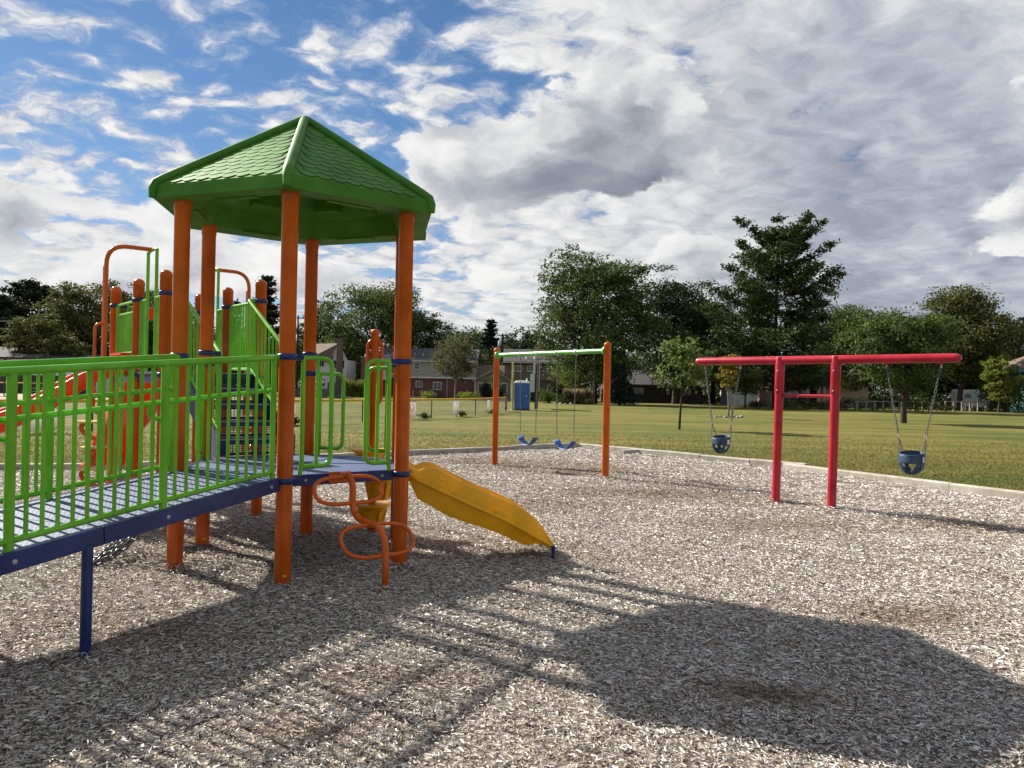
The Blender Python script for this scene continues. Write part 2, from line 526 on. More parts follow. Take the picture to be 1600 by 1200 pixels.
def glass_mat():
    m, g, out = new_mat("window_glass")
    P = pos(g)
    c = g.mix(g.step(g.noise(P, 0.8, 3, 0.5), 0.4, 0.65), (0.015, 0.017, 0.02), (0.06, 0.065, 0.07))
    bsdf(g, out, c, 0.08, 0.6)
    return m
M['glass'] = glass_mat()


def banner_mat(seed, ink):
    m, g, out = new_mat("printed_banner_cloth")
    P = pos(g)
    off = g.vm('ADD', P, (seed * 3.1, seed * 1.7, seed * 0.6))
    f = g.noise(off, 5.0, 4, 0.6)
    base = g.mix(g.noise(P, 1.5, 4, 0.6), (0.66, 0.63, 0.60), (0.78, 0.76, 0.73))
    c = g.mix(g.m('MULTIPLY', g.step(f, 0.56, 0.64), 0.55), base, ink)
    b = bsdf(g, None, c, 0.75, 0.2)
    tr = g.n('ShaderNodeBsdfTranslucent'); g.link(c, tr.inputs[0])
    mx = g.n('ShaderNodeMixShader'); mx.inputs[0].default_value = 0.5
    g.link(b.outputs[0], mx.inputs[1]); g.link(tr.outputs[0], mx.inputs[2]); g.link(mx.outputs[0], out.inputs[0])
    return m


def dirt_mat():
    m, g, out = new_mat("infield_dirt")
    P = pos(g)
    f = g.noise(P, 1.2, 6, 0.7)
    bsdf(g, out, g.mix(f, (0.24, 0.19, 0.145), (0.40, 0.34, 0.28)), 0.95, 0.1)
    return m
M['dirt'] = dirt_mat()


# ------------------------------------------------------------------ mesh helpers
def V(*a):
    return Vector(a if len(a) > 1 else a[0])


class MB:
    """Collects shapes and links them as ONE mesh object."""
    def __init__(self):
        self.v, self.f, self.sm = [], [], []

    def add(self, verts, faces, smooth=False):
        o = len(self.v)
        self.v.extend(tuple(p) for p in verts)
        for f in faces:
            self.f.append(tuple(i + o for i in f)); self.sm.append(smooth)
        return self

    def box(self, c, size, ax=None, ay=None, az=None):
        """box centred at c; axes default to the world's."""
        c = V(c)
        ax = V(ax).normalized() if ax is not None else V(1, 0, 0)
        az = V(az).normalized() if az is not None else V(0, 0, 1)
        ay = V(ay).normalized() if ay is not None else az.cross(ax).normalized()
        hx, hy, hz = (s / 2 for s in size)
        p = [c + ax * (i * hx) + ay * (j * hy) + az * (k * hz) for k in (-1, 1) for j in (-1, 1) for i in (-1, 1)]
        return self.add(p, [(0, 2, 3, 1), (4, 5, 7, 6), (0, 1, 5, 4), (2, 6, 7, 3), (0, 4, 6, 2), (1, 3, 7, 5)])

    def bar(self, a, b, w, h, up=(0, 0, 1)):
        """box from a to b, w wide and h tall."""
        a, b = V(a), V(b)
        d = (b - a)
        ax = d.normalized()
        side = V(up).cross(ax)
        if side.length < 1e-4: side = V(1, 0, 0).cross(ax)
        side.normalize()
        az = ax.cross(side)
        return self.box((a + b) / 2, (d.length, w, h), ax, side, az)

    def tube(self, pts, r, seg=10, closed=False, caps=True):
        pts = [V(p) for p in pts]
        n = len(pts)
        rs = [r] * n if isinstance(r, (int, float)) else list(r)
        tang = []
        for i in range(n):
            if closed:
                t = pts[(i + 1) % n] - pts[i - 1]
            else:
                t = pts[min(i + 1, n - 1)] - pts[max(i - 1, 0)]
            tang.append(t.normalized())
        ref = V(0, 0, 1) if abs(tang[0].z) < 0.9 else V(1, 0, 0)
        u = (ref - tang[0] * ref.dot(tang[0])).normalized()
        vs = []
        for i in range(n):
            u = (u - tang[i] * u.dot(tang[i])).normalized()
            w = tang[i].cross(u)
            for k in range(seg):
                a = 2 * PI * k / seg
                vs.append(pts[i] + (u * math.cos(a) + w * math.sin(a)) * rs[i])
        fs = []
        for i in range(n if closed else n - 1):
            j = (i + 1) % n
            for k in range(seg):
                l = (k + 1) % seg
                fs.append((i * seg + k, i * seg + l, j * seg + l, j * seg + k))
        self.add(vs, fs, True)
        if caps and not closed:
            self.add(vs[:seg], [tuple(reversed(range(seg)))])
            self.add(vs[-seg:], [tuple(range(seg))])
        return self

    def lathe(self, c, prof, seg=20, axis=(0, 0, 1)):
        """prof: (radius, height) pairs from bottom to top, turned about axis through c."""
        c = V(c); az = V(axis).normalized()
        ref = V(1, 0, 0) if abs(az.x) < 0.9 else V(0, 1, 0)
        ax = (ref - az * ref.dot(az)).normalized(); ay = az.cross(ax)
        vs, fs = [], []
        for (r, h) in prof:
            for k in range(seg):
                a = 2 * PI * k / seg
                vs.append(c + az * h + (ax * math.cos(a) + ay * math.sin(a)) * r)
        for i in range(len(prof) - 1):
            for k in range(seg):
                l = (k + 1) % seg
                fs.append((i * seg + k, i * seg + l, (i + 1) * seg + l, (i + 1) * seg + k))
        self.add(vs, fs, True)
        if prof[0][0] > 1e-4: self.add(vs[:seg], [tuple(reversed(range(seg)))])
        if prof[-1][0] > 1e-4: self.add(vs[-seg:], [tuple(range(seg))])
        return self

    def prism(self, poly, z0, z1):
        n = len(poly)
        vs = [(p[0], p[1], z0) for p in poly] + [(p[0], p[1], z1) for p in poly]
        fs = [tuple(reversed(range(n))), tuple(range(n, 2 * n))]
        fs += [(i, (i + 1) % n, n + (i + 1) % n, n + i) for i in range(n)]
        return self.add(vs, fs)

    def build(self, name, mat, parent=None, bevel=0.0, **props):
        off = parent_origin(parent)
        me = bpy.data.meshes.new(name)
        me.from_pydata([(x - off[0], y - off[1], z - off[2]) for (x, y, z) in self.v], [], self.f)
        me.polygons.foreach_set("use_smooth", self.sm)
        me.materials.append(mat)
        me.update()
        return link(name, me, parent, bevel, **props)


ORIGIN = {}


def parent_origin(p):
    return ORIGIN.get(p.name, (0, 0, 0)) if p is not None else (0, 0, 0)


def link(name, me, parent=None, bevel=0.0, **props):
    o = bpy.data.objects.new(name, me)
    COL.objects.link(o)
    if parent is not None:
        o.parent = parent
        ORIGIN[o.name] = parent_origin(parent)
    for k, v in props.items(): o[k] = v
    if bevel:
        b = o.modifiers.new("bevel", 'BEVEL')
        b.width = bevel; b.segments = 2; b.limit_method = 'ANGLE'; b.angle_limit = math.radians(40)
    return o


def thing(name, label, cat, loc=(0, 0, 0), group=None):
    o = bpy.data.objects.new(name, None)
    COL.objects.link(o)
    o.location = loc
    o.empty_display_size = 0.2
    ORIGIN[o.name] = tuple(loc)
    o['label'] = label; o['category'] = cat
    if group: o['group'] = group
    return o


def tag(o, label, cat, group=None):
    o['label'] = label; o['category'] = cat
    if group: o['group'] = group
    return o


def copy_tree(o, parent=None):
    c = o.copy()
    COL.objects.link(c)
    if parent is not None: c.parent = parent
    for ch in o.children: copy_tree(ch, c)
    return c


def fillet(pts, r, n=5):
    """Round the inner corners of a polyline."""
    pts = [V(p) for p in pts]
    out = [pts[0]]
    for i in range(1, len(pts) - 1):
        a, b, c = pts[i - 1], pts[i], pts[i + 1]
        d1, d2 = (a - b), (c - b)
        rr = min(r, d1.length * 0.49, d2.length * 0.49)
        p, q = b + d1.normalized() * rr, b + d2.normalized() * rr
        for k in range(n + 1):
            t = k / n
            out.append(p * (1 - t) ** 2 + b * 2 * t * (1 - t) + q * t ** 2)
    out.append(pts[-1])
    return out


def np_mesh(name, verts, faces_flat, loop_tot, mat, attrs=None, smooth=False):
    me = bpy.data.meshes.new(name)
    nv, nf = len(verts), len(loop_tot)
    me.vertices.add(nv)
    me.vertices.foreach_set("co", np.ascontiguousarray(verts, dtype=np.float32).ravel())
    me.loops.add(len(faces_flat))
    me.loops.foreach_set("vertex_index", np.ascontiguousarray(faces_flat, dtype=np.int32))
    me.polygons.add(nf)
    starts = np.concatenate([[0], np.cumsum(loop_tot)[:-1]]).astype(np.int32)
    me.polygons.foreach_set("loop_start", starts)
    me.polygons.foreach_set("use_smooth", np.full(nf, smooth, dtype=bool))
    me.materials.append(mat)
    me.update(calc_edges=True)
    for k, arr in (attrs or {}).items():
        at = me.attributes.new(k, 'FLOAT', 'POINT')
        at.data.foreach_set("value", np.ascontiguousarray(arr, dtype=np.float32))
    return me

# ------------------------------------------------------------------ ground
rng = np.random.default_rng(7)
# inner edge of the play area (ground points along the kerb), going left to right, then round behind the camera
KERB_L = [(-17.0, 11.3), (-7.0, 14.02), (1.85, 21.85)]
KERB_R1 = [(1.85, 21.85), (6.15, 16.75)]
KERB_R2 = [(5.72, 16.85), (7.965, 12.42), (11.2, 6.0)]
PLAY = [(-17.0, 11.3), (-7.0, 14.02), (1.85, 21.85), (5.75, 17.2), (5.72, 16.85), (7.965, 12.42), (11.2, 6.0), (14.5, -2.0), (14.5, -6.0), (-17.0, -6.0)]

BROWN = [(-0.1, 17.0, 1.5, 0.8, 0.9), (0.9, 15.6, 1.4, 0.8, 0.9), (2.3, 12.3, 1.7, 0.7, 0.75), (0.55, 10.8, 0.9, 0.5, 0.5), (3.2, 9.6, 1.0, 0.6, 0.5),
         (2.85, 5.75, 0.42, 0.30, 0.85), (3.3, 11.7, 0.8, 0.6, 0.4), (5.6, 9.8, 0.9, 0.6, 0.55), (1.35, 4.15, 0.30, 0.12, 0.9), (-0.95, 3.62, 0.22, 0.10, 0.8),
         (0.5, 7.5, 0.6, 0.4, 0.35), (-2.2, 5.0, 0.5, 0.4, 0.4), (-0.6, 4.3, 0.5, 0.2, 0.45), (3.0, 13.6, 1.0, 0.5, 0.5), (-3.0, 8.0, 1.2, 0.8, 0.35)]


def brownness(x, y):
    b = np.zeros_like(x)
    for (cx, cy, rx, ry, a) in BROWN:
        b = np.maximum(b, a * np.exp(-((x - cx) / rx) ** 2 - ((y - cy) / ry) ** 2))
    return b


def chip_h(x, y):
    """height of the chip bed: raked unevenness, scooped under the swings, heaped beside them."""
    h = 0.030 + 0.010 * np.sin(1.9 * x + 0.7 * y) * np.sin(1.3 * y - 0.4 * x) + 0.008 * np.sin(4.1 * x - 2.2 * y + 1.0) + 0.006 * np.sin(5.3 * y + 3.1 * x)
    for (cx, cy, a, r) in [(-0.15, 17.0, -0.11, 0.85), (0.85, 15.55, -0.11, 0.85), (-0.35, 15.7, 0.07, 0.6), (0.25, 14.5, 0.05, 0.7), (1.9, 16.6, 0.05, 0.6),
                           (2.95, 12.45, -0.05, 0.6), (5.5, 9.85, -0.05, 0.6), (0.70, 7.72, -0.02, 0.45), (2.85, 5.75, -0.03, 0.35), (0.55, 8.45, 0.03, 0.5)]:
        h = h + a * np.exp(-((x - cx) ** 2 + (y - cy) ** 2) / r ** 2)
    # chips kicked up against the posts
    for k, (cx, cy) in enumerate([(-1.77, 6.28), (-0.95, 6.96), (-2.77, 6.66), (-2.95, 7.71), (-2.12, 8.39), (-1.12, 8.02), (-2.42, 4.60), (-0.98, 6.15),
                                  (3.85, 11.60), (4.42, 11.0), (-0.34, 17.29), (1.71, 14.45), (-3.79, 8.73), (-2.97, 9.41)]):
        d2 = (x - cx - 0.03 * math.sin(k * 2.1)) ** 2 + (y - cy - 0.05 * math.cos(k * 1.7)) ** 2
        h = h + (0.022 + 0.012 * (k % 3)) * np.exp(-d2 / (0.15 + 0.03 * (k % 2)) ** 2)
    return h


def inside(px, py, poly):
    c = np.zeros(px.shape, dtype=bool)
    n = len(poly)
    for i in range(n):
        x0, y0 = poly[i]; x1, y1 = poly[(i + 1) % n]
        hit = ((y0 > py) != (y1 > py)) & (px < (x1 - x0) * (py - y0) / (y1 - y0 + 1e-12) + x0)
        c ^= hit
    return c


def make_lawn():
    outer = [(-900, -60), (900, -60), (900, 1500), (-900, 1500)]
    tris = tessellate_polygon([[V(x, y, 0) for x, y in outer], [V(x, y, 0) for x, y in PLAY]])
    allp = [(x, y, 0.0) for x, y in outer + PLAY]
    mb = MB()
    fs = []
    for t in tris:
        a, b, c = (V(allp[i]) for i in t)
        fs.append(tuple(t) if (b - a).cross(c - a).z > 0 else tuple(reversed(t)))
    mb.add(allp, fs)
    mb.build('lawn', M['lawn'], kind='structure')


def make_chip_bed():
    step = 0.30
    xs = np.arange(-17.0, 14.6, step); ys = np.arange(-6.0, 22.2, step)
    X, Y = np.meshgrid(xs, ys)
    ins = inside(X, Y, PLAY)
    Z = chip_h(X, Y) - 0.014
    idx = -np.ones(X.shape, int); vs = []
    mb = MB(); fs = []
    for j in range(X.shape[0] - 1):
        for i in range(X.shape[1] - 1):
            if ins[j, i] or ins[j + 1, i] or ins[j, i + 1] or ins[j + 1, i + 1]:
                q = []
                for (a, b) in ((j, i), (j, i + 1), (j + 1, i + 1), (j + 1, i)):
                    if idx[a, b] < 0:
                        idx[a, b] = len(vs)
                        zz = Z[a, b] if ins[a, b] else -0.05
                        vs.append((X[a, b], Y[a, b], zz))
                    q.append(idx[a, b])
                fs.append(tuple(q))
    mb.add(vs, fs, True)
    mb.build('wood_chip_ground', M['chip_bed'], kind='structure')


def make_chips():
    """Loose chips: flat slabs and ridged splinters, dense near the photographer's feet and larger and sparser far off."""
    P = []
    for (r0, r1, dens, sc) in [(2.2, 5.0, 7000, 0.50), (5.0, 7.4, 5000, 0.58), (7.4, 10.5, 3500, 0.67), (10.5, 14.5, 2000, 0.84), (14.5, 23.0, 1050, 1.05)]:
        half = 0.66
        area = half * (r1 * r1 - r0 * r0)
        n = int(area * dens)
        a = rng.uniform(-half, half, n); r = np.sqrt(rng.uniform(r0 * r0, r1 * r1, n))
        x, y = r * np.sin(a), r * np.cos(a)
        k = inside(x, y, PLAY)
        P.append(np.stack([x[k], y[k], np.full(k.sum(), sc)], 1))
    P = np.concatenate(P)
    n = len(P)
    x, y, sc = P.T
    L = np.clip(rng.lognormal(math.log(0.0255), 0.55, n), 0.009, 0.085) * sc
    W = L * rng.uniform(0.16, 0.42, n)
    T = np.clip(W * rng.uniform(0.16, 0.42, n), 0.0018, 0.007)
    yaw = rng.uniform(0, 2 * PI, n)
    pitch = rng.normal(0, 0.13, n); roll = rng.normal(0, 0.22, n)
    steep = rng.random(n) < 0.035
    pitch = np.where(steep, rng.normal(0, 0.7, n), pitch)
    z = chip_h(x, y) + rng.uniform(-0.006, 0.006, n) + np.abs(np.sin(pitch)) * L * 0.25
    tone = np.clip(rng.beta(2.3, 1.55, n) * 0.98 + rng.normal(0, 0.05, n), 0, 1)
    br = np.clip(brownness(x, y) * rng.uniform(0.5, 1.6, n) + (rng.random(n) < 0.12) * 0.9, 0, 1)
    tone = np.clip(tone - 0.28 * brownness(x, y), 0, 1)
    cy, sy, cp, sp, cr, sr = np.cos(yaw), np.sin(yaw), np.cos(pitch), np.sin(pitch), np.cos(roll), np.sin(roll)
    ex = np.stack([cy * cp, sy * cp, sp], 1)
    ey = np.stack([-sy * cr - cy * sp * sr, cy * cr - sy * sp * sr, cp * sr], 1)
    ez = np.cross(ex, ey)
    C = np.stack([x, y, z], 1)
    far = np.hypot(x, y) > 5.4
    slab = (rng.random(n) < 0.14) & ~far
    verts, faces, loops, ts, bs = [], [], [], [], []
    base = 0
    # slabs: 8 corners, top and four sides
    i = np.where(slab)[0]; m_ = len(i)
    tap = rng.uniform(0.45, 1.0, (m_, 4)); sk = rng.uniform(-0.25, 0.25, (m_, 4))
    sg = [(-1, -1), (1, -1), (1, 1), (-1, 1)]
    vv = np.zeros((m_, 8, 3))
    for k, (a, b) in enumerate(sg):
        o = ex[i] * ((a * 0.5 + sk[:, k] * 0.4) * L[i])[:, None] + ey[i] * (b * 0.5 * W[i] * tap[:, k])[:, None]
        vv[:, k] = C[i] + o + ez[i] * (T[i] * 0.5)[:, None]
        vv[:, k + 4] = C[i] + o - ez[i] * (T[i] * 0.5)[:, None]
    q = np.array([[0, 1, 2, 3], [4, 5, 1, 0], [5, 6, 2, 1], [6, 7, 3, 2], [7, 4, 0, 3]])
    ff = (q[None] + (np.arange(m_) * 8)[:, None, None]).ravel()
    verts.append(vv.reshape(-1, 3)); faces.append(ff); loops.append(np.full(m_ * 5, 4)); ts.append(np.repeat(tone[i], 8)); bs.append(np.repeat(br[i], 8))
    base = m_ * 8
    # splinters: a ridge over a four-cornered foot
    i = np.where(~slab)[0]; m_ = len(i)
    vv = np.zeros((m_, 6, 3)); tw = rng.uniform(0.3, 1.0, (m_, 4))
    for k, (a, b) in enumerate(sg):
        vv[:, k] = C[i] + ex[i] * (a * 0.5 * L[i])[:, None] + ey[i] * (b * 0.5 * W[i] * tw[:, k])[:, None] - ez[i] * (T[i] * 0.5)[:, None]
    off = rng.uniform(-0.3, 0.3, (m_, 2))
    for k, a in enumerate((-0.42, 0.42)):
        vv[:, 4 + k] = C[i] + ex[i] * (a * L[i])[:, None] + ey[i] * (off[:, k] * W[i])[:, None] + ez[i] * (T[i] * 0.7)[:, None]
    off6 = base + np.arange(m_) * 6
    two = np.array([0, 1, 5, 4, 2, 3, 4, 5]); ends = np.array([3, 0, 4, 1, 2, 5])
    nr = ~far[i]
    ff = np.concatenate([(two[None] + off6[:, None]).ravel(), (ends[None] + off6[nr][:, None]).ravel()])
    verts.append(vv.reshape(-1, 3)); faces.append(ff); loops.append(np.concatenate([np.full(2 * m_, 4), np.full(2 * nr.sum(), 3)])); ts.append(np.repeat(tone[i], 6)); bs.append(np.repeat(br[i], 6))
    me = np_mesh('wood_chips', np.concatenate(verts), np.concatenate(faces), np.concatenate(loops), M['chip'],
                 {'tone': np.concatenate(ts), 'brown': np.concatenate(bs)})
    link('wood_chips', me, kind='stuff', label='loose weathered wood chips covering the playground floor')


def make_grass():
    """Upright blades along the kerb and over the nearer lawn."""
    pts = []
    for (y0, y1, dens) in [(10.5, 20.0, 190), (20.0, 31.0, 75)]:
        w = 0.78
        n = int(dens * (y1 - y0) * w * (y0 + y1))
        yy = rng.uniform(y0, y1, n); xx = rng.uniform(-w, w, n) * yy
        k = ~inside(xx, yy, PLAY)
        k &= rng.random(n) < np.clip((31.0 - yy) / 12.0, 0, 1)
        k &= (yy > np.interp(xx, [-20, -17.3, -7.1, 1.85, 6.3, 8.25, 11.5, 20], [10.6, 11.5, 14.3, 22.15, 17.2, 12.7, 6, 0]))
        pts.append(np.stack([xx[k], yy[k], np.full(k.sum(), 1.0 + 0.02 * y0)], 1))
    # a denser, longer fringe where the mower does not reach
    for (a, b) in [(KERB_L[0], KERB_L[1]), (KERB_L[1], KERB_L[2]), (KERB_R1[0], KERB_R1[1]), (KERB_R2[0], KERB_R2[1]), (KERB_R2[1], KERB_R2[2])]:
        a, b = np.array(a), np.array(b); d = b - a; ln = np.linalg.norm(d); nrm = np.array([-d[1], d[0]]) / ln
        n = int(ln * 260); t = rng.random(n); o = 0.21 + np.abs(rng.normal(0, 0.12, n))
        q = a[None] + d[None] * t[:, None] + nrm[None] * o[:, None]
        pts.append(np.stack([q[:, 0], q[:, 1], np.full(n, 1.5)], 1))
    P = np.concatenate(pts); n = len(P)
    k = 3
    x = np.repeat(P[:, 0], k) + rng.normal(0, 0.02, n * k); y = np.repeat(P[:, 1], k) + rng.normal(0, 0.02, n * k)
    h = rng.uniform(0.012, 0.036, n * k) * np.repeat(P[:, 2], k); w = 0.0075 * np.repeat(P[:, 2], k)
    a = rng.uniform(0, 2 * PI, n * k); lean = rng.normal(0, 0.45, (n * k, 2)) * h[:, None]
    vv = np.zeros((n * k, 3, 3))
    vv[:, 0] = np.stack([x - np.cos(a) * w, y - np.sin(a) * w, np.zeros(n * k)], 1)
    vv[:, 1] = np.stack([x + np.cos(a) * w, y + np.sin(a) * w, np.zeros(n * k)], 1)
    vv[:, 2] = np.stack([x + lean[:, 0], y + lean[:, 1], h], 1)
    me = np_mesh('grass', vv.reshape(-1, 3), np.arange(n * k * 3), np.full(n * k, 3), M['blade'], {'tone': np.repeat(rng.random(n * k) ** 2, 3)})
    link('grass', me, kind='stuff', label='short mown grass beyond the playground kerb')


def make_kerb():
    root = bpy.data.objects.new('kerb', None); COL.objects.link(root); root['kind'] = 'structure'
    ORIGIN['kerb'] = (0, 0, 0)
    W, H = 0.17, 0.13
    meshes = {}
    def run(pts, out, H=H):
        for (a, b) in zip(pts[:-1], pts[1:]):
            a, b = V(a[0], a[1], 0), V(b[0], b[1], 0)
            d = (b - a); ln = d.length; u = d.normalized(); nrm = V(-u.y, u.x, 0) * out
            n = max(1, round(ln / 1.22)); s = ln / n
            key = round(s, 2)
            if key not in meshes:
                mb = MB()
                hw, hl, bv = W / 2, (s - 0.008) / 2, 0.022
                prof = [(-hw, -0.1), (-hw, H - bv), (-hw + bv, H), (hw - bv, H), (hw, H - bv), (hw, -0.1)]
                vs = [(-hl, p[0], p[1]) for p in prof] + [(hl, p[0], p[1]) for p in prof]
                m = len(prof)
                fs = [(i, (i + 1) % m, m + (i + 1) % m, m + i) for i in range(m)] + [tuple(reversed(range(m))), tuple(range(m, 2 * m))]
                fs = [tuple(reversed(f)) for f in fs]
                mb.add(vs, fs)
                me = bpy.data.meshes.new('kerb_stone'); me.from_pydata(mb.v, [], mb.f); me.materials.append(M['concrete'])
                meshes[key] = me
            for i in range(n):
                o = link('kerb_stone', meshes[key], root)
                c = a + u * (s * (i + 0.5)) + nrm * (W / 2)
                j = random.Random(int(c.x * 100) + int(c.y * 37))
                o.location = (c.x, c.y, 0.005 + j.uniform(-0.012, 0.012))
                o.rotation_euler = (j.uniform(-0.015, 0.015), j.uniform(-0.004, 0.004), math.atan2(u.y, u.x) + j.uniform(-0.012, 0.012))
    run(KERB_L, 1)
    run(KERB_R1, 1)
    run(KERB_R2, 1)
    # a short stray piece lying inside the back corner
    o = link('kerb_stone', list(meshes.values())[0], root)
    o.location = (3.02, 20.12, -0.02); o.rotation_euler = (0, 0, math.radians(40)); o.scale = (0.55, 1, 1)


make_lawn()
make_chip_bed()
make_chips()
make_grass()
make_kerb()
MB().add([(-75, 62, 0.006), (-30, 62, 0.006), (-24, 80, 0.006), (-34, 92, 0.006), (-75, 92, 0.006)], [(0, 1, 2, 3, 4)]).build('infield_dirt', M['dirt'], kind='structure')

# ------------------------------------------------------------------ the play structure
HC = V(-1.946, 7.336, 0)
TH = -1.4033
PR = 0.064                                   # post radius
def hx(k, r=1.067, z=0.0):
    a = TH + k * PI / 3
    return V(HC.x + r * math.cos(a), HC.y + r * math.sin(a), z)
pB, pC, pF, pE, pD, pA = (hx(k) for k in range(6))
DECK = 0.863
UP = 1.70
nDE = (hx(3.5, 1.0) - HC).normalized()       # up the stairs
vDE = (pE - pD).normalized()
P1, P4 = pD + nDE * 1.33, pE + nDE * 1.33
P2, P5 = P1 + nDE * 1.067, P4 + nDE * 1.067
P3, P6 = P2 + nDE * 1.067, P5 + nDE * 1.067
Z = V(0, 0, 1)

play = thing('play_structure', "orange posted play structure with green shingled hexagon roof, ramp, stairs and slides", 'play structure', (HC.x, HC.y, 0))


def collar(mb, p, z, toward=(), h=0.048):
    """clamp ring round a post, with ears towards the panels it holds."""
    mb.lathe(V(p.x, p.y, z - h / 2), [(PR + 0.004, 0), (PR + 0.013, 0.004), (PR + 0.013, h - 0.004), (PR + 0.004, h)], 20)
    for t in toward:
        d = (V(t.x, t.y, 0) - V(p.x, p.y, 0)).normalized()
        c = V(p.x, p.y, z) + d * (PR + 0.03)
        mb.box(c, (0.06, 0.05, h * 0.92), d, None, Z)
        mb.tube([c + d * 0.03, c + d * 0.042], 0.019, 10)
        s = Z.cross(d)
        for k in (-1, 1):
            mb.lathe(c + s * (0.025 * k), [(0.008, 0.0), (0.008, 0.006), (0.0, 0.008)], 8, s * k)


def make_post(p, top, collars, domed=False, sticker=False):
    mb = MB()
    if domed:
        prof = [(PR, -0.15), (PR, top - 0.085), (PR + 0.003, top - 0.083), (PR + 0.003, top - 0.06)]
        prof += [((PR + 0.003) * math.cos(a), top - 0.06 + 0.06 * math.sin(a)) for a in (0.25, 0.5, 0.8, 1.1, 1.35)] + [(0.0, top)]
    else:
        prof = [(PR, -0.15), (PR, top - 0.10), (PR + 0.004, top - 0.09), (PR + 0.007, top)]
    mb.lathe(p, prof, 28)
    o = mb.build('post', M['orange'], play)
    for (z, tw) in collars:
        c = MB(); collar(c, p, z, tw)
        c.build('collar', M['navy'], o)
    if sticker:
        c = MB()
        d = (V(0, 0, 0) - V(p.x, p.y, 0)).normalized()
        a0 = math.atan2(d.y, d.x) + 0.25
        vs = []
        for k in range(5):
            a = a0 + (k - 2) * 0.14
            for z in (0.085, 0.105):
                vs.append((p.x + (PR + 0.001) * math.cos(a), p.y + (PR + 0.001) * math.sin(a), z))
        c.add(vs, [(2 * k, 2 * k + 2, 2 * k + 3, 2 * k + 1) for k in range(4)], True)
        c.build('sticker', M['yellow_cap'], o)
    return o


RAIL = 1.80
make_post(pB, 3.10, [(RAIL, (pC, hx(5.5))), (DECK - 0.035, (pC,))], sticker=True)
make_post(pC, 3.10, [(RAIL, (pB,)), (DECK - 0.035, (pF,))])
make_post(pF, 3.10, [(RAIL, (pE,)), (DECK - 0.035, ())])
make_post(pE, 3.10, [(RAIL + 0.10, (P4,)), (RAIL - 0.10, (pF,)), (DECK - 0.035, ())])
make_post(pD, 3.10, [(RAIL + 0.07, (pE,)), (RAIL - 0.03, (pA,)), (DECK - 0.035, ())], sticker=True)
make_post(pA, 3.10, [(RAIL, (pD, hx(4.5))), (DECK - 0.035, ())])
make_post(P1, 2.81, [(2.55, (P2, P4)), (UP - 0.04, ())], True)
make_post(P4, 2.81, [(2.55, (P5, P1)), (UP - 0.04, ())], True)
make_post(P2, 2.81, [(2.55, (P3, P1)), (UP - 0.04, ())], True)
make_post(P5, 2.81, [(2.55, (P6, P4)), (UP - 0.04, ())], True)
make_post(P3, 2.81, [(2.55, (P2, P6)), (UP - 0.04, ())], True)
make_post(P6, 2.81, [(2.55, (P5, P3)), (UP - 0.04, ())], True)


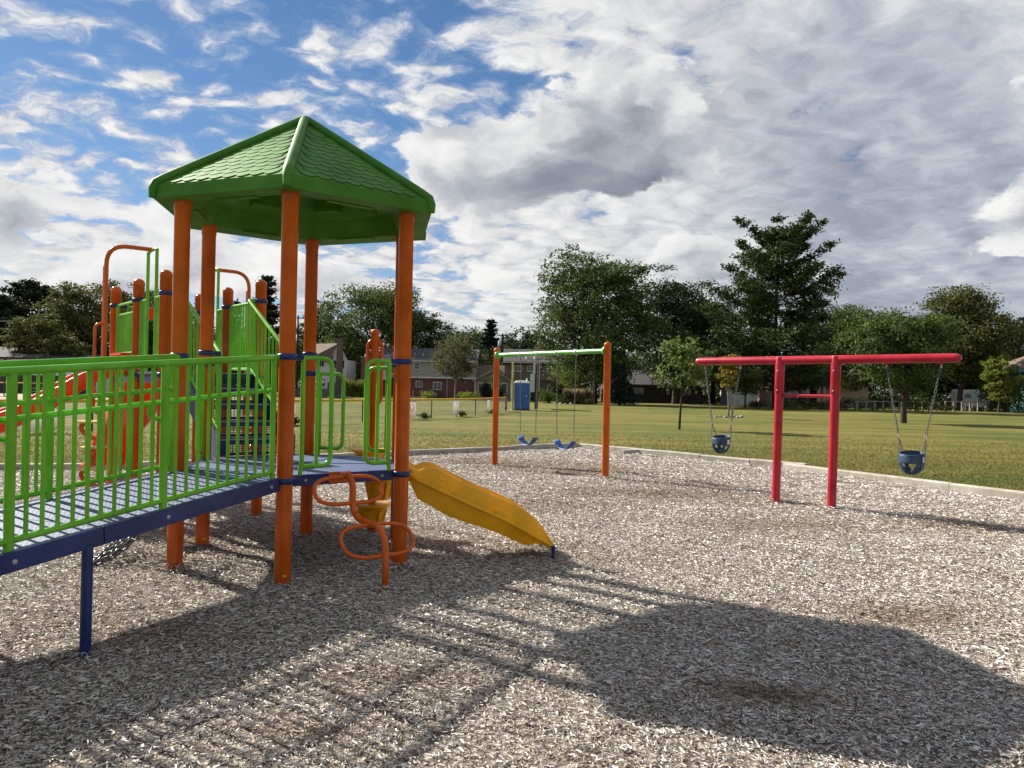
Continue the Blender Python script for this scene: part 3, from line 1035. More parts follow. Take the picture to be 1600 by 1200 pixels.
def make_roof():
    R, Re = 1.295, 1.30
    zb, ze, za = 3.08, 3.185, 4.005
    apex = V(HC.x, HC.y, za)
    E_ = [hx(k, R, ze) for k in range(6)]
    B_ = [hx(k, R + 0.012, zb) for k in range(6)]
    S_ = [hx(k, 1.02, zb + 0.012) for k in range(6)]
    I_ = [hx(k, 0.93, zb + 0.17) for k in range(6)]
    J_ = [hx(k, 0.78, zb + 0.185) for k in range(6)]
    ap2 = V(HC.x, HC.y, za - 0.13)
    mb = MB()
    vs = E_ + B_ + S_ + I_ + J_ + [apex, ap2]
    fs = []
    for k in range(6):
        l = (k + 1) % 6
        fs += [(k, l, 30), (6 + k, 6 + l, l, k), (12 + k, 12 + l, 6 + l, 6 + k), (18 + k, 18 + l, 12 + l, 12 + k), (24 + k, 24 + l, 18 + l, 18 + k), (31, 24 + l, 24 + k)]
    mb.add(vs, fs)
    roof = mb.build('roof', M['roof_green'], play)
    # hip caps
    for k in range(6):
        e = hx(k, R + 0.004, ze)
        d = (apex - e).normalized()
        c = MB()
        path = [hx(k, R + 0.006, zb + 0.005), hx(k, R + 0.010, ze - 0.035), hx(k, R - 0.012, ze + 0.018), e + d * 0.10 + Z * 0.012, apex - d * 0.05 + Z * 0.012, apex + Z * 0.008]
        c.tube(path, [0.034, 0.037, 0.041, 0.042, 0.042, 0.04], 12)
        c.build('hip_cap', M['roof_green'], roof)
    # mouldings under the roof: round sockets, ribs and blocks
    for k in range(6):
        u = MB()
        mid = hx(k + 0.5, 0.60, 0)
        out = (hx(k + 0.5, 1.0) - HC).normalized(); side = Z.cross(out)
        zz = zb + 0.40
        u.box(V(mid.x, mid.y, zz - 0.12) + side * 0.12, (0.26, 0.16, 0.14), side, out, Z)
        u.build('moulded_block', M['roof_green'], roof); u = MB()
        u.lathe(V(mid.x, mid.y, zz - 0.09) - side * 0.16, [(0.052, -0.07), (0.060, -0.07), (0.060, 0.12), (0.04, 0.12)], 14)
        u.build('moulded_socket', M['roof_green'], roof); u = MB()
        p = hx(k + 0.5, 0.90, zb + 0.006)
        u.box(p + V(0, 0, 0.003), (0.42, 0.05, 0.02), side, out, Z)
        u.build('moulded_rib', M['roof_green'], roof)
    # shingles
    stuff = MB()
    for k in range(6):
        a, b = E_[k], E_[(k + 1) % 6]
        u = (b - a).normalized()
        mid = (a + b) / 2
        s = (apex - mid); slant = s.length; s.normalize()
        nrm = u.cross(s).normalized()
        if nrm.z < 0: nrm = -nrm
        rows, w = 14, 0.132
        rh = (slant - 0.13) / rows
        me = shingle_mesh(w, rh, u, s, nrm)
        for r in range(rows):
            v = 0.045 + r * rh
            half = (b - a).length / 2 * (1 - (v + rh * 1.0) / slant) - 0.045
            n = int((2 * half) / w + 0.35)
            if n < 1: continue
            off = 0.0 if (r % 2 == 0) == (n % 2 == 0) else 0.0
            for i in range(n):
                c = mid + s * v + u * ((i - (n - 1) / 2) * w + off) + nrm * 0.002
                if k in (0, 5, 1, 4):
                    o = link('shingle', me, roof)
                    o.location = c - HC
                else:
                    stuff.add([V(q.co) + c for q in me.vertices], [tuple(p.vertices) for p in me.polygons])
    o = stuff.build('shingle', M['roof_green'], roof)
    o['kind'] = 'stuff'


def shingle_mesh(w, rh, u, s, nrm):
    """scale with a rounded lower lip standing proud of the roof."""
    mb = MB()
    n = 7
    top, bot = [], []
    for i in range(n):
        t = i / (n - 1) * 2 - 1
        y = -0.42 * rh * (1 - t * t) + 0.05 * rh
        top.append((t * w * 0.495, y, 0.0065))
    prof = top + [(w * 0.495, rh * 1.05, 0.001), (-w * 0.495, rh * 1.05, 0.001)]
    low = [(x * 0.985, y + 0.004, -0.004) for (x, y, z) in prof]
    P = [u * x + s * y + nrm * z for (x, y, z) in prof + low]
    m = len(prof)
    fs = [tuple(range(m))] + [(i, m + i, m + (i + 1) % m, (i + 1) % m) for i in range(m)]
    me = bpy.data.meshes.new('shingle')
    me.from_pydata(P, [], fs)
    me.materials.append(M['roof_green'])
    return me


make_roof()


# ---- hexagon deck
def make_hex_deck():
    poly = [hx(k, 1.00) for k in range(6)]
    mb = MB().prism([(p.x, p.y) for p in poly], DECK - 0.03, DECK)
    o = mb.build('hexagon_deck', M['deck'], play)
    seam = MB()
    for k in (0.5, 1.5, 2.5):
        a, b = hx(k, 0.85), hx(k + 3, 0.85)
        seam.bar(V(a.x, a.y, DECK + 0.002), V(b.x, b.y, DECK + 0.002), 0.03, 0.006)
    seam.build('deck_seam', M['deck'], o)
    for k in range(6):
        a, b = hx(k, 1.03), hx(k + 1, 1.03)
        d = (b - a).normalized()
        a, b = a + d * 0.055, b - d * 0.055
        e = MB().bar(V(a.x, a.y, DECK - 0.042), V(b.x, b.y, DECK - 0.042), 0.035, 0.088)
        nrm = (hx(k + 0.5, 1.0) - HC).normalized()
        e.build('deck_edge', M['navy'], o, bevel=0.004)
        bt = MB()
        for t in (0.12, 0.88):
            q = a.lerp(b, t) + nrm * 0.018
            bt.lathe(V(q.x, q.y, DECK - 0.045), [(0.013, 0), (0.013, 0.003), (0.006, 0.006), (0.0, 0.006)], 10, nrm)
        bt.build('bolt', M['steel'], o)
make_hex_deck()


# ---- hooped side panels
def hoop_panel(p, q, z0, z1, width, bars=1, foot=None, r=0.019, name='hoop_panel'):
    """green loop standing beside post p and reaching width metres towards q."""
    d = (V(q.x, q.y, 0) - V(p.x, p.y, 0)).normalized()
    base = V(p.x, p.y, 0)
    def at(s, z): return base + d * s + Z * z
    s0, s1 = PR + 0.075, PR + 0.055 + width
    mb = MB()
    mb.tube(fillet([at(PR + 0.02, z1), at(s1, z1), at(s1, z0), at(s0, z0)], 0.085), r, 10)
    mb.tube([at(s0, z1), at(s0, z0 + 0.02), at(s0 - 0.012, z0 - 0.05), at(s0 - 0.012, foot if foot is not None else z0 - 0.09)], r, 10)
    o = mb.build(name, M['green'], play)
    for i in range(bars):
        s = s0 + (s1 - s0) * (i + 1) / (bars + 1)
        MB().tube([at(s, z1), at(s, z0)], r * 0.8, 8).build('bar', M['green'], o)
    return o


hoop_panel(pB, pC, DECK + 0.07, RAIL, 0.27, 1, DECK)
hoop_panel(pC, pB, DECK + 0.07, RAIL, 0.24, 1, DECK)
hoop_panel(pE, pF, DECK + 0.07, RAIL - 0.10, 0.30, 1, DECK)
hoop_panel(pF, pE, DECK + 0.07, RAIL - 0.03, 0.24, 1, DECK)
hoop_panel(pD, pA, DECK + 0.07, RAIL - 0.03, 0.20, 1, DECK)
hoop_panel(pA, pD, DECK + 0.07, RAIL, 0.20, 1, DECK)


# ---- ramp
def make_ramp():
    d = (hx(5.5, 1.0) - HC).normalized()                 # down the ramp
    side = (pB - pA).normalized()                        # towards the near edge
    slope = 0.18 / 2.38
    def pt(t, w, z=0.0):                                 # t along, w across (0 at A, 1.067 at B)
        q = pA + d * t + side * w
        return V(q.x, q.y, DECK - slope * t + z)
    L = 4.6
    wn, wf = 1.045, 0.022
    mb = MB()
    for (t0, t1) in ((0.02, 1.72), (1.726, L)):
        mb.add([pt(t0, wf, 0), pt(t1, wf, 0), pt(t1, wn, 0), pt(t0, wn, 0), pt(t0, wf, -0.03), pt(t1, wf, -0.03), pt(t1, wn, -0.03), pt(t0, wn, -0.03)],
               [(0, 1, 2, 3), (7, 6, 5, 4), (0, 4, 5, 1), (1, 5, 6, 2), (2, 6, 7, 3), (3, 7, 4, 0)])
    ramp = mb.build('ramp', M['deck'], play)
    for w in (wn + 0.02, wf - 0.02):
        for (t0, t1) in ((0.075, 1.715), (1.722, L)):
            e = MB().bar(pt(t0, w, -0.05), pt(t1, w, -0.05), 0.03, 0.105)
            e.build('ramp_edge', M['navy'], ramp, bevel=0.004)
        lg = MB().tube([pt(1.82, w, -0.08), V(pt(1.82, w).x, pt(1.82, w).y, -0.1)], 0.031, 14)
        lg.build('ramp_leg', M['navy'], ramp)
        lg = MB().tube([pt(L - 0.1, w, -0.08), V(pt(L - 0.1, w).x, pt(L - 0.1, w).y, -0.1)], 0.031, 14)
        lg.build('ramp_leg', M['navy'], ramp)
    bt = MB()
    for t in (0.18, 1.225, 2.28, 3.35):
        q = pt(t, wn + 0.036, -0.05)
        bt.lathe(q, [(0.015, 0), (0.015, 0.004), (0.007, 0.008), (0.0, 0.008)], 10, side)
    bt.build('bolt', M['steel'], ramp)
    # railings
    for (w, sg) in ((wn - 0.012, 1), (wf + 0.012, -1)):
        rl = MB()
        rl.tube([pt(PR * 0.2 + 0.03, w, 0.935), pt(L, w, 0.935)], 0.0235, 12)
        rail = rl.build('ramp_railing', M['green'], play)
        stops = [0.115, 1.225, 2.28, 3.35, 4.42]
        for i, t in enumerate(stops):
            pm = MB().tube([pt(t, w, 0.955 if i == 0 else 0.93), pt(t, w, -0.085 if i else -0.01)], 0.026 if i else 0.022, 12)
            pm.build('rail_post', M['green'], rail)
        for (t0, t1) in zip(stops[:-1], stops[1:]):
            MB().tube([pt(t0, w, 0.052), pt(t1, w, 0.052)], 0.019, 10).build('bottom_rail', M['green'], rail)
            n = 10
            for k in range(1, n + 1):
                t = t0 + (t1 - t0) * k / (n + 1)
                MB().tube([pt(t, w, 0.93), pt(t, w, 0.052)], 0.0125, 8, caps=False).build('baluster', M['green'], rail)
        wi = w - sg * 0.055
        for (t0, t1) in ((0.16, 1.10), (1.34, 4.4)):
            pass
        h = MB().tube(fillet([pt(0.16, w, 0.68), pt(0.16, wi, 0.68), pt(4.4, wi, 0.68), pt(4.4, w, 0.68)], 0.04), 0.017, 10)
        for t in (1.30, 2.34, 3.41):
            h.tube(fillet([pt(t, wi, 0.68), pt(t, wi, 0.585), pt(t - 0.09, wi + sg * 0.02, 0.575)], 0.06), 0.014, 8)
        h.build('handrail', M['green'], rail)
make_ramp()


# ---- stairs
def make_stairs():
    run, w0 = 1.30, 0.16
    a0 = pD + nDE * 0.03
    N = 5
    tread = (run - 0.05) / N
    rise = (UP - DECK) / N
    stairs = None
    for w, name in ((w0 - 0.02, 0), (1.067 - w0 + 0.02, 1)):
        s = MB()
        def q(t, z): 
            p = a0 + nDE * t + vDE * w
            return V(p.x, p.y, z)
        poly = [(0.0, DECK - 0.10), (0.0, DECK + 0.20), (run - 0.10, UP + 0.09), (run, UP + 0.09), (run, UP - 0.14)]
        vs = [q(t, z) - vDE * 0.012 for t, z in poly] + [q(t, z) + vDE * 0.012 for t, z in poly]
        m = len(poly)
        s.add(vs, [tuple(range(m)), tuple(reversed(range(m, 2 * m)))] + [(i, m + i, m + (i + 1) % m, (i + 1) % m) for i in range(m)])
        if stairs is None:
            stairs = s.build('stairs', M['deck'], play)
        else:
            s.build('stringer', M['deck'], stairs)
    for k in range(N):
        z = DECK + rise * (k + 1)
        t0 = 0.04 + tread * k
        c = a0 + nDE * (t0 + tread / 2) + vDE * 0.5335
        MB().box(V(c.x, c.y, z - 0.012), (tread, 1.067 - 2 * w0, 0.024), nDE, vDE, Z).build('tread', M['navy'], stairs)
        rz = MB()
        c = a0 + nDE * (t0 + 0.006) + vDE * 0.5335
        hw, lo, hi = (1.067 - 2 * w0) / 2, z - rise + 0.003, z - 0.024
        # riser with rows of square punched openings
        nx, nz = 18, 4
        vs, fs = [], []
        def cell(x0, x1, z0, z1):
            o = len(vs)
            for (x, zz) in ((x0, z0), (x1, z0), (x1, z1), (x0, z1)):
                p = c + vDE * x; vs.append((p.x, p.y, zz))
            fs.append((o, o + 1, o + 2, o + 3))
        x_in = hw * 0.78
        zs = [lo + (hi - lo) * f for f in (0.22, 0.80)]
        cell(-hw, hw, lo, zs[0]); cell(-hw, hw, zs[1], hi); cell(-hw, -x_in, zs[0], zs[1]); cell(x_in, hw, zs[0], zs[1])
        cw = 2 * x_in / nx; ch = (zs[1] - zs[0]) / nz
        for i in range(nx):
            cell(-x_in + cw * (i + 0.72), -x_in + cw * (i + 1), zs[0], zs[1])
            for j in range(nz):
                cell(-x_in + cw * i, -x_in + cw * (i + 0.72), zs[0] + ch * (j + 0.62), zs[0] + ch * (j + 1))
        rz.add(vs, fs)
        rz.build('riser', M['navy'], stairs)
        nose = MB()
        e = a0 + nDE * (t0 - 0.002) + vDE * 0.5335
        nose.box(V(e.x, e.y, z - 0.006), (0.008, 1.067 - 2 * w0, 0.009), nDE, vDE, Z)
        nose.build('step_nosing', M['steel'], stairs)
    # railings with upright bars
    for w, post_lo, post_hi, sg in ((w0 + 0.005, pD, P1, 1), (1.067 - w0 - 0.005, pE, P4, -1)):
        def q(t, z):
            p = a0 + nDE * t + vDE * w
            return V(p.x, p.y, z)
        zl, zh = RAIL + 0.05, 2.55
        top = [V(post_lo.x, post_lo.y, RAIL + 0.07) + vDE * sg * PR, q(0.02, zl), q(run - 0.05, zh), V(post_hi.x, post_hi.y, zh) + vDE * sg * PR]
        r = MB().tube(fillet(top, 0.05), 0.021, 10).build('stair_railing', M['green'], play)
        f = lambda t: zl + (zh - zl) * (t - 0.02) / (run - 0.07)
        b0, b1 = DECK + 0.24, UP + 0.12
        g_ = lambda t: b0 + (b1 - b0) * (t - 0.02) / (run - 0.07)
        MB().tube([q(0.03, g_(0.03)), q(run - 0.06, g_(run - 0.06))], 0.017, 8).build('bottom_rail', M['green'], r)
        n = 12
        for k in range(n + 1):
            t = 0.03 + (run - 0.09) * k / n
            MB().tube([q(t, f(t)), q(t, g_(t))], 0.0125, 8, caps=False).build('baluster', M['green'], r)
make_stairs()


# ---- upper deck and its barriers
def make_upper():
    e = 0.03
    poly = [P1 - nDE * e - vDE * e, P4 - nDE * e + vDE * e, P6 + nDE * e + vDE * e, P3 + nDE * e - vDE * e]
    mb = MB().prism([(p.x, p.y) for p in poly], UP - 0.03, UP)
    deck = mb.build('upper_deck', M['deck'], play)
    for a, b in ((P1, P4), (P4, P5), (P5, P6), (P6, P3), (P3, P2), (P2, P1), (P2, P5)):
        d = (b - a).normalized()
        aa, bb = a + d * 0.07, b - d * 0.07
        MB().bar(V(aa.x, aa.y, UP - 0.08), V(bb.x, bb.y, UP - 0.08), 0.04, 0.095).build('deck_edge', M['navy'], deck)

    def barrier(a, b, z0, z1, n, second=True):
        d = (b - a).normalized()
        s, t = a + d * (PR + 0.05), b - d * (PR + 0.05)
        fr = MB()
        fr.tube([V(s.x, s.y, z1), V(t.x, t.y, z1)], 0.019, 8)
        fr.tube([V(s.x, s.y, z0), V(t.x, t.y, z0)], 0.019, 8)
        for c in (s, t): fr.tube([V(c.x, c.y, z0 - 0.04), V(c.x, c.y, z1)], 0.021, 8)
        if second: fr.tube([V(s.x, s.y, z1 - 0.13), V(t.x, t.y, z1 - 0.13)], 0.017, 8)
        o = fr.build('barrier_panel', M['green'], play)
        for k in range(1, n + 1):
            c = s.lerp(t, k / (n + 1))
            MB().tube([V(c.x, c.y, z0), V(c.x, c.y, z1 - (0.13 if second else 0))], 0.0135, 8, caps=False).build('bar', M['green'], o)
    barrier(P3, P2, 1.93, 2.55, 8)
    barrier(P4, P5, UP + 0.06, 2.55, 9, False)
    hoop_panel(P3, P6, UP + 0.07, 2.55, 0.16, 1, UP)
    hoop_panel(P6, P3, UP + 0.07, 2.55, 0.16, 1, UP)

    # climber gates: two tall rods in each opening, an arch out to a pole, curled steps on the pole
    for (a, b, out, tag_) in ((P1, P2, -vDE, 0), (P5, P6, vDE, 1)):
        d = (b - a).normalized()
        mid = (a + b) / 2
        for (p, sg) in ((a, 1), (b, -1)):
            s0 = PR + 0.05
            rod = mid - d * (0.17 * sg)
            fr = MB()
            c0 = p + d * (sg * s0)
            fr.tube(fillet([V(p.x, p.y, 2.53), V(rod.x, rod.y, 2.53)], 0.03), 0.018, 8)
            fr.tube([V(rod.x, rod.y, UP), V(rod.x, rod.y, 3.07)], 0.019, 10)
            fr.tube([V(c0.x, c0.y, UP + 0.02), V(c0.x, c0.y, 2.53)], 0.018, 8)
            fr.tube([V(c0.x, c0.y, UP + 0.09), V(rod.x, rod.y, UP + 0.09)], 0.016, 8)
            o = fr.build('climber_gate', M['green'], play)
            for k in (1, 2, 3):
                c = c0.lerp(rod, k / 4)
                MB().tube([V(c.x, c.y, UP + 0.09), V(c.x, c.y, 2.53)], 0.012, 8, caps=False).build('bar', M['green'], o)
        pole = mid + out * 0.48
        ar = MB()
        ar.tube(fillet([V(*(mid - d * 0.17).xy, 3.07), V(*(mid - d * 0.10).xy, 3.09), V(*(mid + d * 0.10).xy, 3.09), V(*(mid + d * 0.17).xy, 3.07)], 0.05), 0.02, 8)
        g1 = ar.build('gate_bow', M['green'], play)
        ar = MB()
        ar.tube(fillet([V(mid.x, mid.y, 3.09), V(pole.x, pole.y, 3.09), V(pole.x, pole.y, -0.1)], 0.22, 8), 0.024, 12)
        ar.tube([V(*(pole + d * 0.045).xy, 2.85), V(*(pole + d * 0.045).xy, -0.1)], 0.024, 12)
        ar.tube(fillet([V(*(pole).xy, 2.22), V(*(pole + out * 0.10).xy, 2.20), V(*(pole + out * 0.10).xy, 1.25), V(*pole.xy, 1.22)], 0.08), 0.017, 8)
        cl = ar.build('arch_climber', M['orange'], play)
        for i, (z, ang) in enumerate(((0.62, -0.5), (0.87, 0.7), (1.14, -0.2), (1.42, 0.6))):
            dirv = Matrix.Rotation(ang, 3, 'Z') @ out
            sd = Z.cross(dirv)
            c = pole + dirv * 0.13
            st = MB()
            ring = []
            for k in range(16):
                t = 2 * PI * k / 16
                ring.append(c + dirv * (0.17 * math.cos(t)) + sd * (0.105 * math.sin(t)))
            vs = [V(p.x, p.y, z) for p in ring] + [V(p.x, p.y, z - 0.022) for p in ring]
            st.add(vs, [tuple(range(16)), tuple(reversed(range(16, 32)))] + [(k, 16 + k, 16 + (k + 1) % 16, (k + 1) % 16) for k in range(16)])
            st.build('climber_step', M['tan_plastic'], cl)
            curl = [pole + dirv * 0.02 + Z * (z - 0.20), pole + dirv * 0.10 + Z * (z - 0.19), pole + dirv * 0.19 + Z * (z - 0.13), pole + dirv * 0.22 + Z * (z - 0.05), pole + dirv * 0.15 + Z * (z - 0.028)]
            MB().tube(fillet(curl, 0.06), 0.024, 8).build('step_bracket', M['orange'], cl)
make_upper()


# ---- slides
def slide(name, start, direction, L, zs, ze, width, mat, side_h, rim=0.022, hump=0.0, flange=True, parent=None, ease=0.35):
    """moulded chute swept along a falling path: bed, walls, rolled rims, outer flange."""
    d = V(direction.x, direction.y, 0).normalized()
    s = Z.cross(d)
    N = 26
    def bed(u):
        if u < 0.10: k = 0.02 * (u / 0.10)
        elif u > 0.88: k = 1.0 - 0.03 * (1 - (u - 0.88) / 0.12)
        else: 
            w = (u - 0.10) / 0.78
            w = w + ease * 0.12 * math.sin(2 * PI * w)
            k = 0.02 + 0.95 * w
        return zs + (ze - zs) * k
    def wallh(u):
        h = side_h
        if u < 0.10: h = side_h * (0.42 + 0.10 * (0.10 - u) / 0.10)
        elif u < 0.20: h = side_h * (0.42 + 0.58 * (math.sin((u - 0.10) / 0.10 * PI / 2)))
        if u > 0.80: h = side_h * (1.0 - 0.72 * min(1, (u - 0.80) / 0.16) ** 0.8)
        return h
    hw = width / 2
    ring = []
    for i in range(N + 1):
        u = i / N
        z = bed(u); h = wallh(u); x = u * L
        lo = 0.07 * (1 if 0.06 < u < 0.92 else 0.5)
        fl = 0.030 if (flange and 0.10 < u < 0.95) else 0.004
        half = [(0.0, 0.0), (hw * 0.70, 0.0), (hw * 0.90, 0.022), (hw * 0.98, h * 0.55), (hw, h - 0.008), (hw + 0.010, h + 0.006), (hw + 0.026, h), (hw + 0.030, h - 0.03),
                (hw + 0.034, h * 0.66), (hw + 0.040, h * 0.62), (hw + 0.040, h * 0.30), (hw + 0.040 + fl, h * 0.20), (hw + 0.040 + fl, h * 0.10), (hw + 0.040, h * 0.06), (hw + 0.030, -lo * 0.6), (hw * 0.90, -lo), (hw * 0.86, -lo + 0.012), (hw * 0.82, -0.015), (0.0, -0.015)]
        loop = [(y, zz) for (y, zz) in half] + [(-y, zz) for (y, zz) in reversed(half[1:-1])]
        base = start + d * x
        ring.append([V(base.x, base.y, z + zz) + s * y for (y, zz) in loop])
    m = len(ring[0])
    vs = [p for r in ring for p in r]
    fs = [(i * m + k, i * m + (k + 1) % m, (i + 1) * m + (k + 1) % m, (i + 1) * m + k) for i in range(N) for k in range(m)]
    fs = [tuple(reversed(f)) for f in fs]
    mb = MB().add(vs, fs, True)
    mb.add(ring[0], [tuple(range(m))]); mb.add(ring[-1], [tuple(reversed(range(m)))])
    o = mb.build(name, mat, play)
    return o, bed, wallh, d, s, hw


dCF = (hx(1.5, 1.0) - HC).normalized()
ed = hx(1.5, 1.067 * math.cos(PI / 6) - 0.02)


def yellow_slide():
    """short wavy chute: tall moulded sides with a flange part-way down, curved rims, feet at the end."""
    L, N = 1.46, 40
    U = [0, .05, .085, .12, .155, .19, .25, .31, .42, .52, .67, .81, .88, .92, .96, 1.0]
    TOP = [.915, .890, .858, .826, .845, .866, .843, .795, .715, .645, .560, .455, .375, .298, .222, .130]
    BOT = [.800, .770, .690, .570, .545, .520, .463, .415, .355, .312, .230, .135, .150, .140, .105, .080]
    BED = [.865, .860, .830, .755, .705, .660, .600, .555, .472, .408, .308, .210, .178, .165, .155, .118]
    FLG = [.840, .810, .790, .752, .735, .712, .670, .628, .553, .490, .392, .282, .222, .190, .152, .100]
    f = lambda tab, u: float(np.interp(u, U, tab))
    s = Z.cross(dCF)
    hw = 0.235
    rings = []
    for i in range(N + 1):
        u = i / N
        t, b, d, g_ = f(TOP, u), f(BOT, u), f(BED, u), f(FLG, u)
        k = min(1.0, max(0.0, (u - 0.07) / 0.06)) * min(1.0, max(0.0, (0.93 - u) / 0.06))
        fo = 0.010 + 0.042 * k
        hh = t - g_
        half = [(0, d), (hw * 0.72, d), (hw * 0.90, d + (t - d) * 0.10), (hw * 0.99, d + (t - d) * 0.60), (hw + 0.002, t - 0.012), (hw + 0.012, t), (hw + 0.024, t - 0.002), (hw + 0.030, t - 0.016),
                (hw + 0.032, t - hh * 0.34), (hw + 0.044 * k + 0.03 * (1 - k), t - hh * 0.40), (hw + 0.046 * k + 0.03 * (1 - k), g_ + hh * 0.16), (hw + 0.040 + fo, g_ + hh * 0.06), (hw + 0.044 + fo, g_ - 0.010), (hw + 0.036 + fo, g_ - 0.026),
                (hw + 0.040, g_ - 0.034), (hw + 0.030, b + 0.05), (hw + 0.018, b), (hw - 0.004, b + 0.004), (hw * 0.88, max(b + 0.02, d - 0.022)), (0, d - 0.02)]
        loop = half + [(-y, z) for (y, z) in reversed(half[1:-1])]
        p = ed + dCF * (L * u)
        rings.append([V(p.x, p.y, z) + s * y for (y, z) in loop])
    m = len(rings[0])
    vs = [p for r in rings for p in r]
    fs = [((i + 1) * m + k, (i + 1) * m + (k + 1) % m, i * m + (k + 1) % m, i * m + k) for i in range(N) for k in range(m)]
    mb = MB().add(vs, fs, True)
    mb.add(rings[0], [tuple(range(m))]); mb.add(rings[-1], [tuple(reversed(range(m)))])
    o = mb.build('yellow_slide', M['yellow'], play)
    o.data.set_sharp_from_angle(angle=math.radians(38))
    for sg in (-1, 1):
        for u in (0.23, 0.37, 0.51, 0.64, 0.77):
            c = ed + dCF * (L * u) + s * (sg * (hw + 0.076))
            z = f(FLG, u) + 0.018
            sd = V(dCF.x, dCF.y, (f(FLG, u + 0.03) - f(FLG, u - 0.03)) / (0.06 * L)).normalized()
            MB().box(V(c.x, c.y, z), (0.100, 0.034, 0.034), sd, s, sd.cross(s)).build('slide_rib', M['yellow'], o, bevel=0.006)
        c = ed + dCF * (L - 0.02) + s * (sg * (hw + 0.045))
        ft = MB().tube([V(c.x, c.y, 0.130), V(c.x, c.y, -0.05)], 0.017, 10)
        ft.lathe(V(c.x, c.y, 0.120) + s * (sg * 0.012), [(0.021, 0), (0.021, 0.012), (0.010, 0.014), (0.008, 0.02), (0, 0.021)], 12, s * sg)
        ft.build('slide_foot', M['navy'], o)
        c = ed + dCF * 0.10 + s * (sg * (hw + 0.036))
        MB().lathe(V(c.x, c.y, 0.815), [(0.030, 0), (0.030, 0.010), (0.022, 0.011), (0.022, 0.007), (0.0, 0.007)], 16, s * sg).build('moulded_disc', M['yellow'], o)
yellow_slide()

mid23 = (P2 + P3) / 2 - vDE * 0.04
o1, b1, w1, _, s1, h1 = slide('orange_slide', mid23, -vDE, 3.1, UP - 0.01, 0.20, 0.44, M['orange_plastic'], 0.17, flange=False, ease=0.5)
hd = MB()
for sg in (-1, 1):
    hd.bar(V(*(mid23 - vDE * 0.03 + s1 * (sg * 0.24)).xy, UP), V(*(mid23 - vDE * 0.03 + s1 * (sg * 0.24)).xy, UP + 0.20), 0.03, 0.10)
hd.bar(V(*(mid23 - vDE * 0.03 - s1 * 0.255).xy, UP + 0.215), V(*(mid23 - vDE * 0.03 + s1 * 0.255).xy, UP + 0.215), 0.10, 0.03)
hd.build('slide_hood', M['orange_plastic'], o1)
mid36 = (P3 + P6) / 2 + nDE * 0.04
o2, b2, w2, _, s2, h2 = slide('orange_slide', mid36, nDE, 3.0, UP - 0.01, 0.20, 0.50, M['orange_plastic'], 0.17, flange=False, ease=0.5)
hd = MB()
for sg in (-1, 1):
    q = mid36 + s2 * (sg * 0.29)
    hd.bar(V(q.x, q.y, UP), V(q.x, q.y, 2.42), 0.03, 0.16)
a_, b_ = mid36 - s2 * 0.305, mid36 + s2 * 0.305
hd.bar(V(a_.x, a_.y, 2.47), V(b_.x, b_.y, 2.47), 0.10, 0.11)
hd.tube([V(a_.x, a_.y, 2.54), V(b_.x, b_.y, 2.54)], 0.02, 8)
hd.build('slide_hood', M['orange_plastic'], o2)


# ---- loop climber on the near side
def make_loop_climber():
    n = (hx(0.5, 1.0) - HC).normalized()
    e = (pC - pB).normalized()
    m = (pB + pC) / 2
    def q(o, z, s=0.0):
        p = m + n * o + e * s
        return V(p.x, p.y, z)
    mb = MB()
    k = 0.05
    path = [q(0.02, DECK - 0.015, -0.06), q(0.15, DECK - 0.005, -0.055), q(0.21, DECK - 0.06, -0.05), q(0.215, 0.60, -0.05), q(0.28, 0.52, -0.03), q(0.42, 0.505, 0.0), q(0.52, 0.49, 0.02), q(0.60, 0.40, 0.03), q(0.61, 0.20, 0.03), q(0.61, -0.1, 0.03)]
    mb.tube(fillet(path, 0.06), 0.027, 14)
    o = mb.build('loop_climber', M['orange'], play)
    MB().box(q(0.012, DECK - 0.03, -0.06), (0.20, 0.012, 0.09), e, n, Z).build('mounting_plate', M['orange'], o, bevel=0.004)
    for (o0, z0, o1, z1, cs, hwid) in ((0.115, DECK - 0.01, 0.225, 0.635, -0.06, 0.30), (0.40, 0.50, 0.605, 0.270, 0.02, 0.31)):
        ring = []
        half = math.hypot(o1 - o0, z1 - z0) / 2
        co, cz = (o0 + o1) / 2, (z0 + z1) / 2
        for i in range(36):
            a = 2 * PI * i / 36
            ca, sa = math.cos(a), math.sin(a)
            sx = math.copysign(abs(ca) ** 0.75, ca) * hwid
            sy = math.copysign(abs(sa) ** 0.75, sa)
            pinch = 1.0 - 0.10 * (1 - abs(ca)) ** 2
            ring.append(q(co - sy * (o1 - o0) / 2 * pinch, cz - sy * (z1 - z0) / 2 * pinch, cs + sx))
        MB().tube(ring, 0.0165, 10, closed=True).build('loop', M['orange'], o)
make_loop_climber()


# ---- chain net hanging from the deck edge to the ground
def chain_points(pts, pitch):
    """even samples along a polyline."""
    pts = [V(p) for p in pts]
    out, acc = [pts[0]], 0.0
    for a, b in zip(pts[:-1], pts[1:]):
        d = (b - a).length
        t = pitch - acc
        while t <= d:
            out.append(a + (b - a) * (t / d)); t += pitch
        acc = d - (t - pitch)
    return out


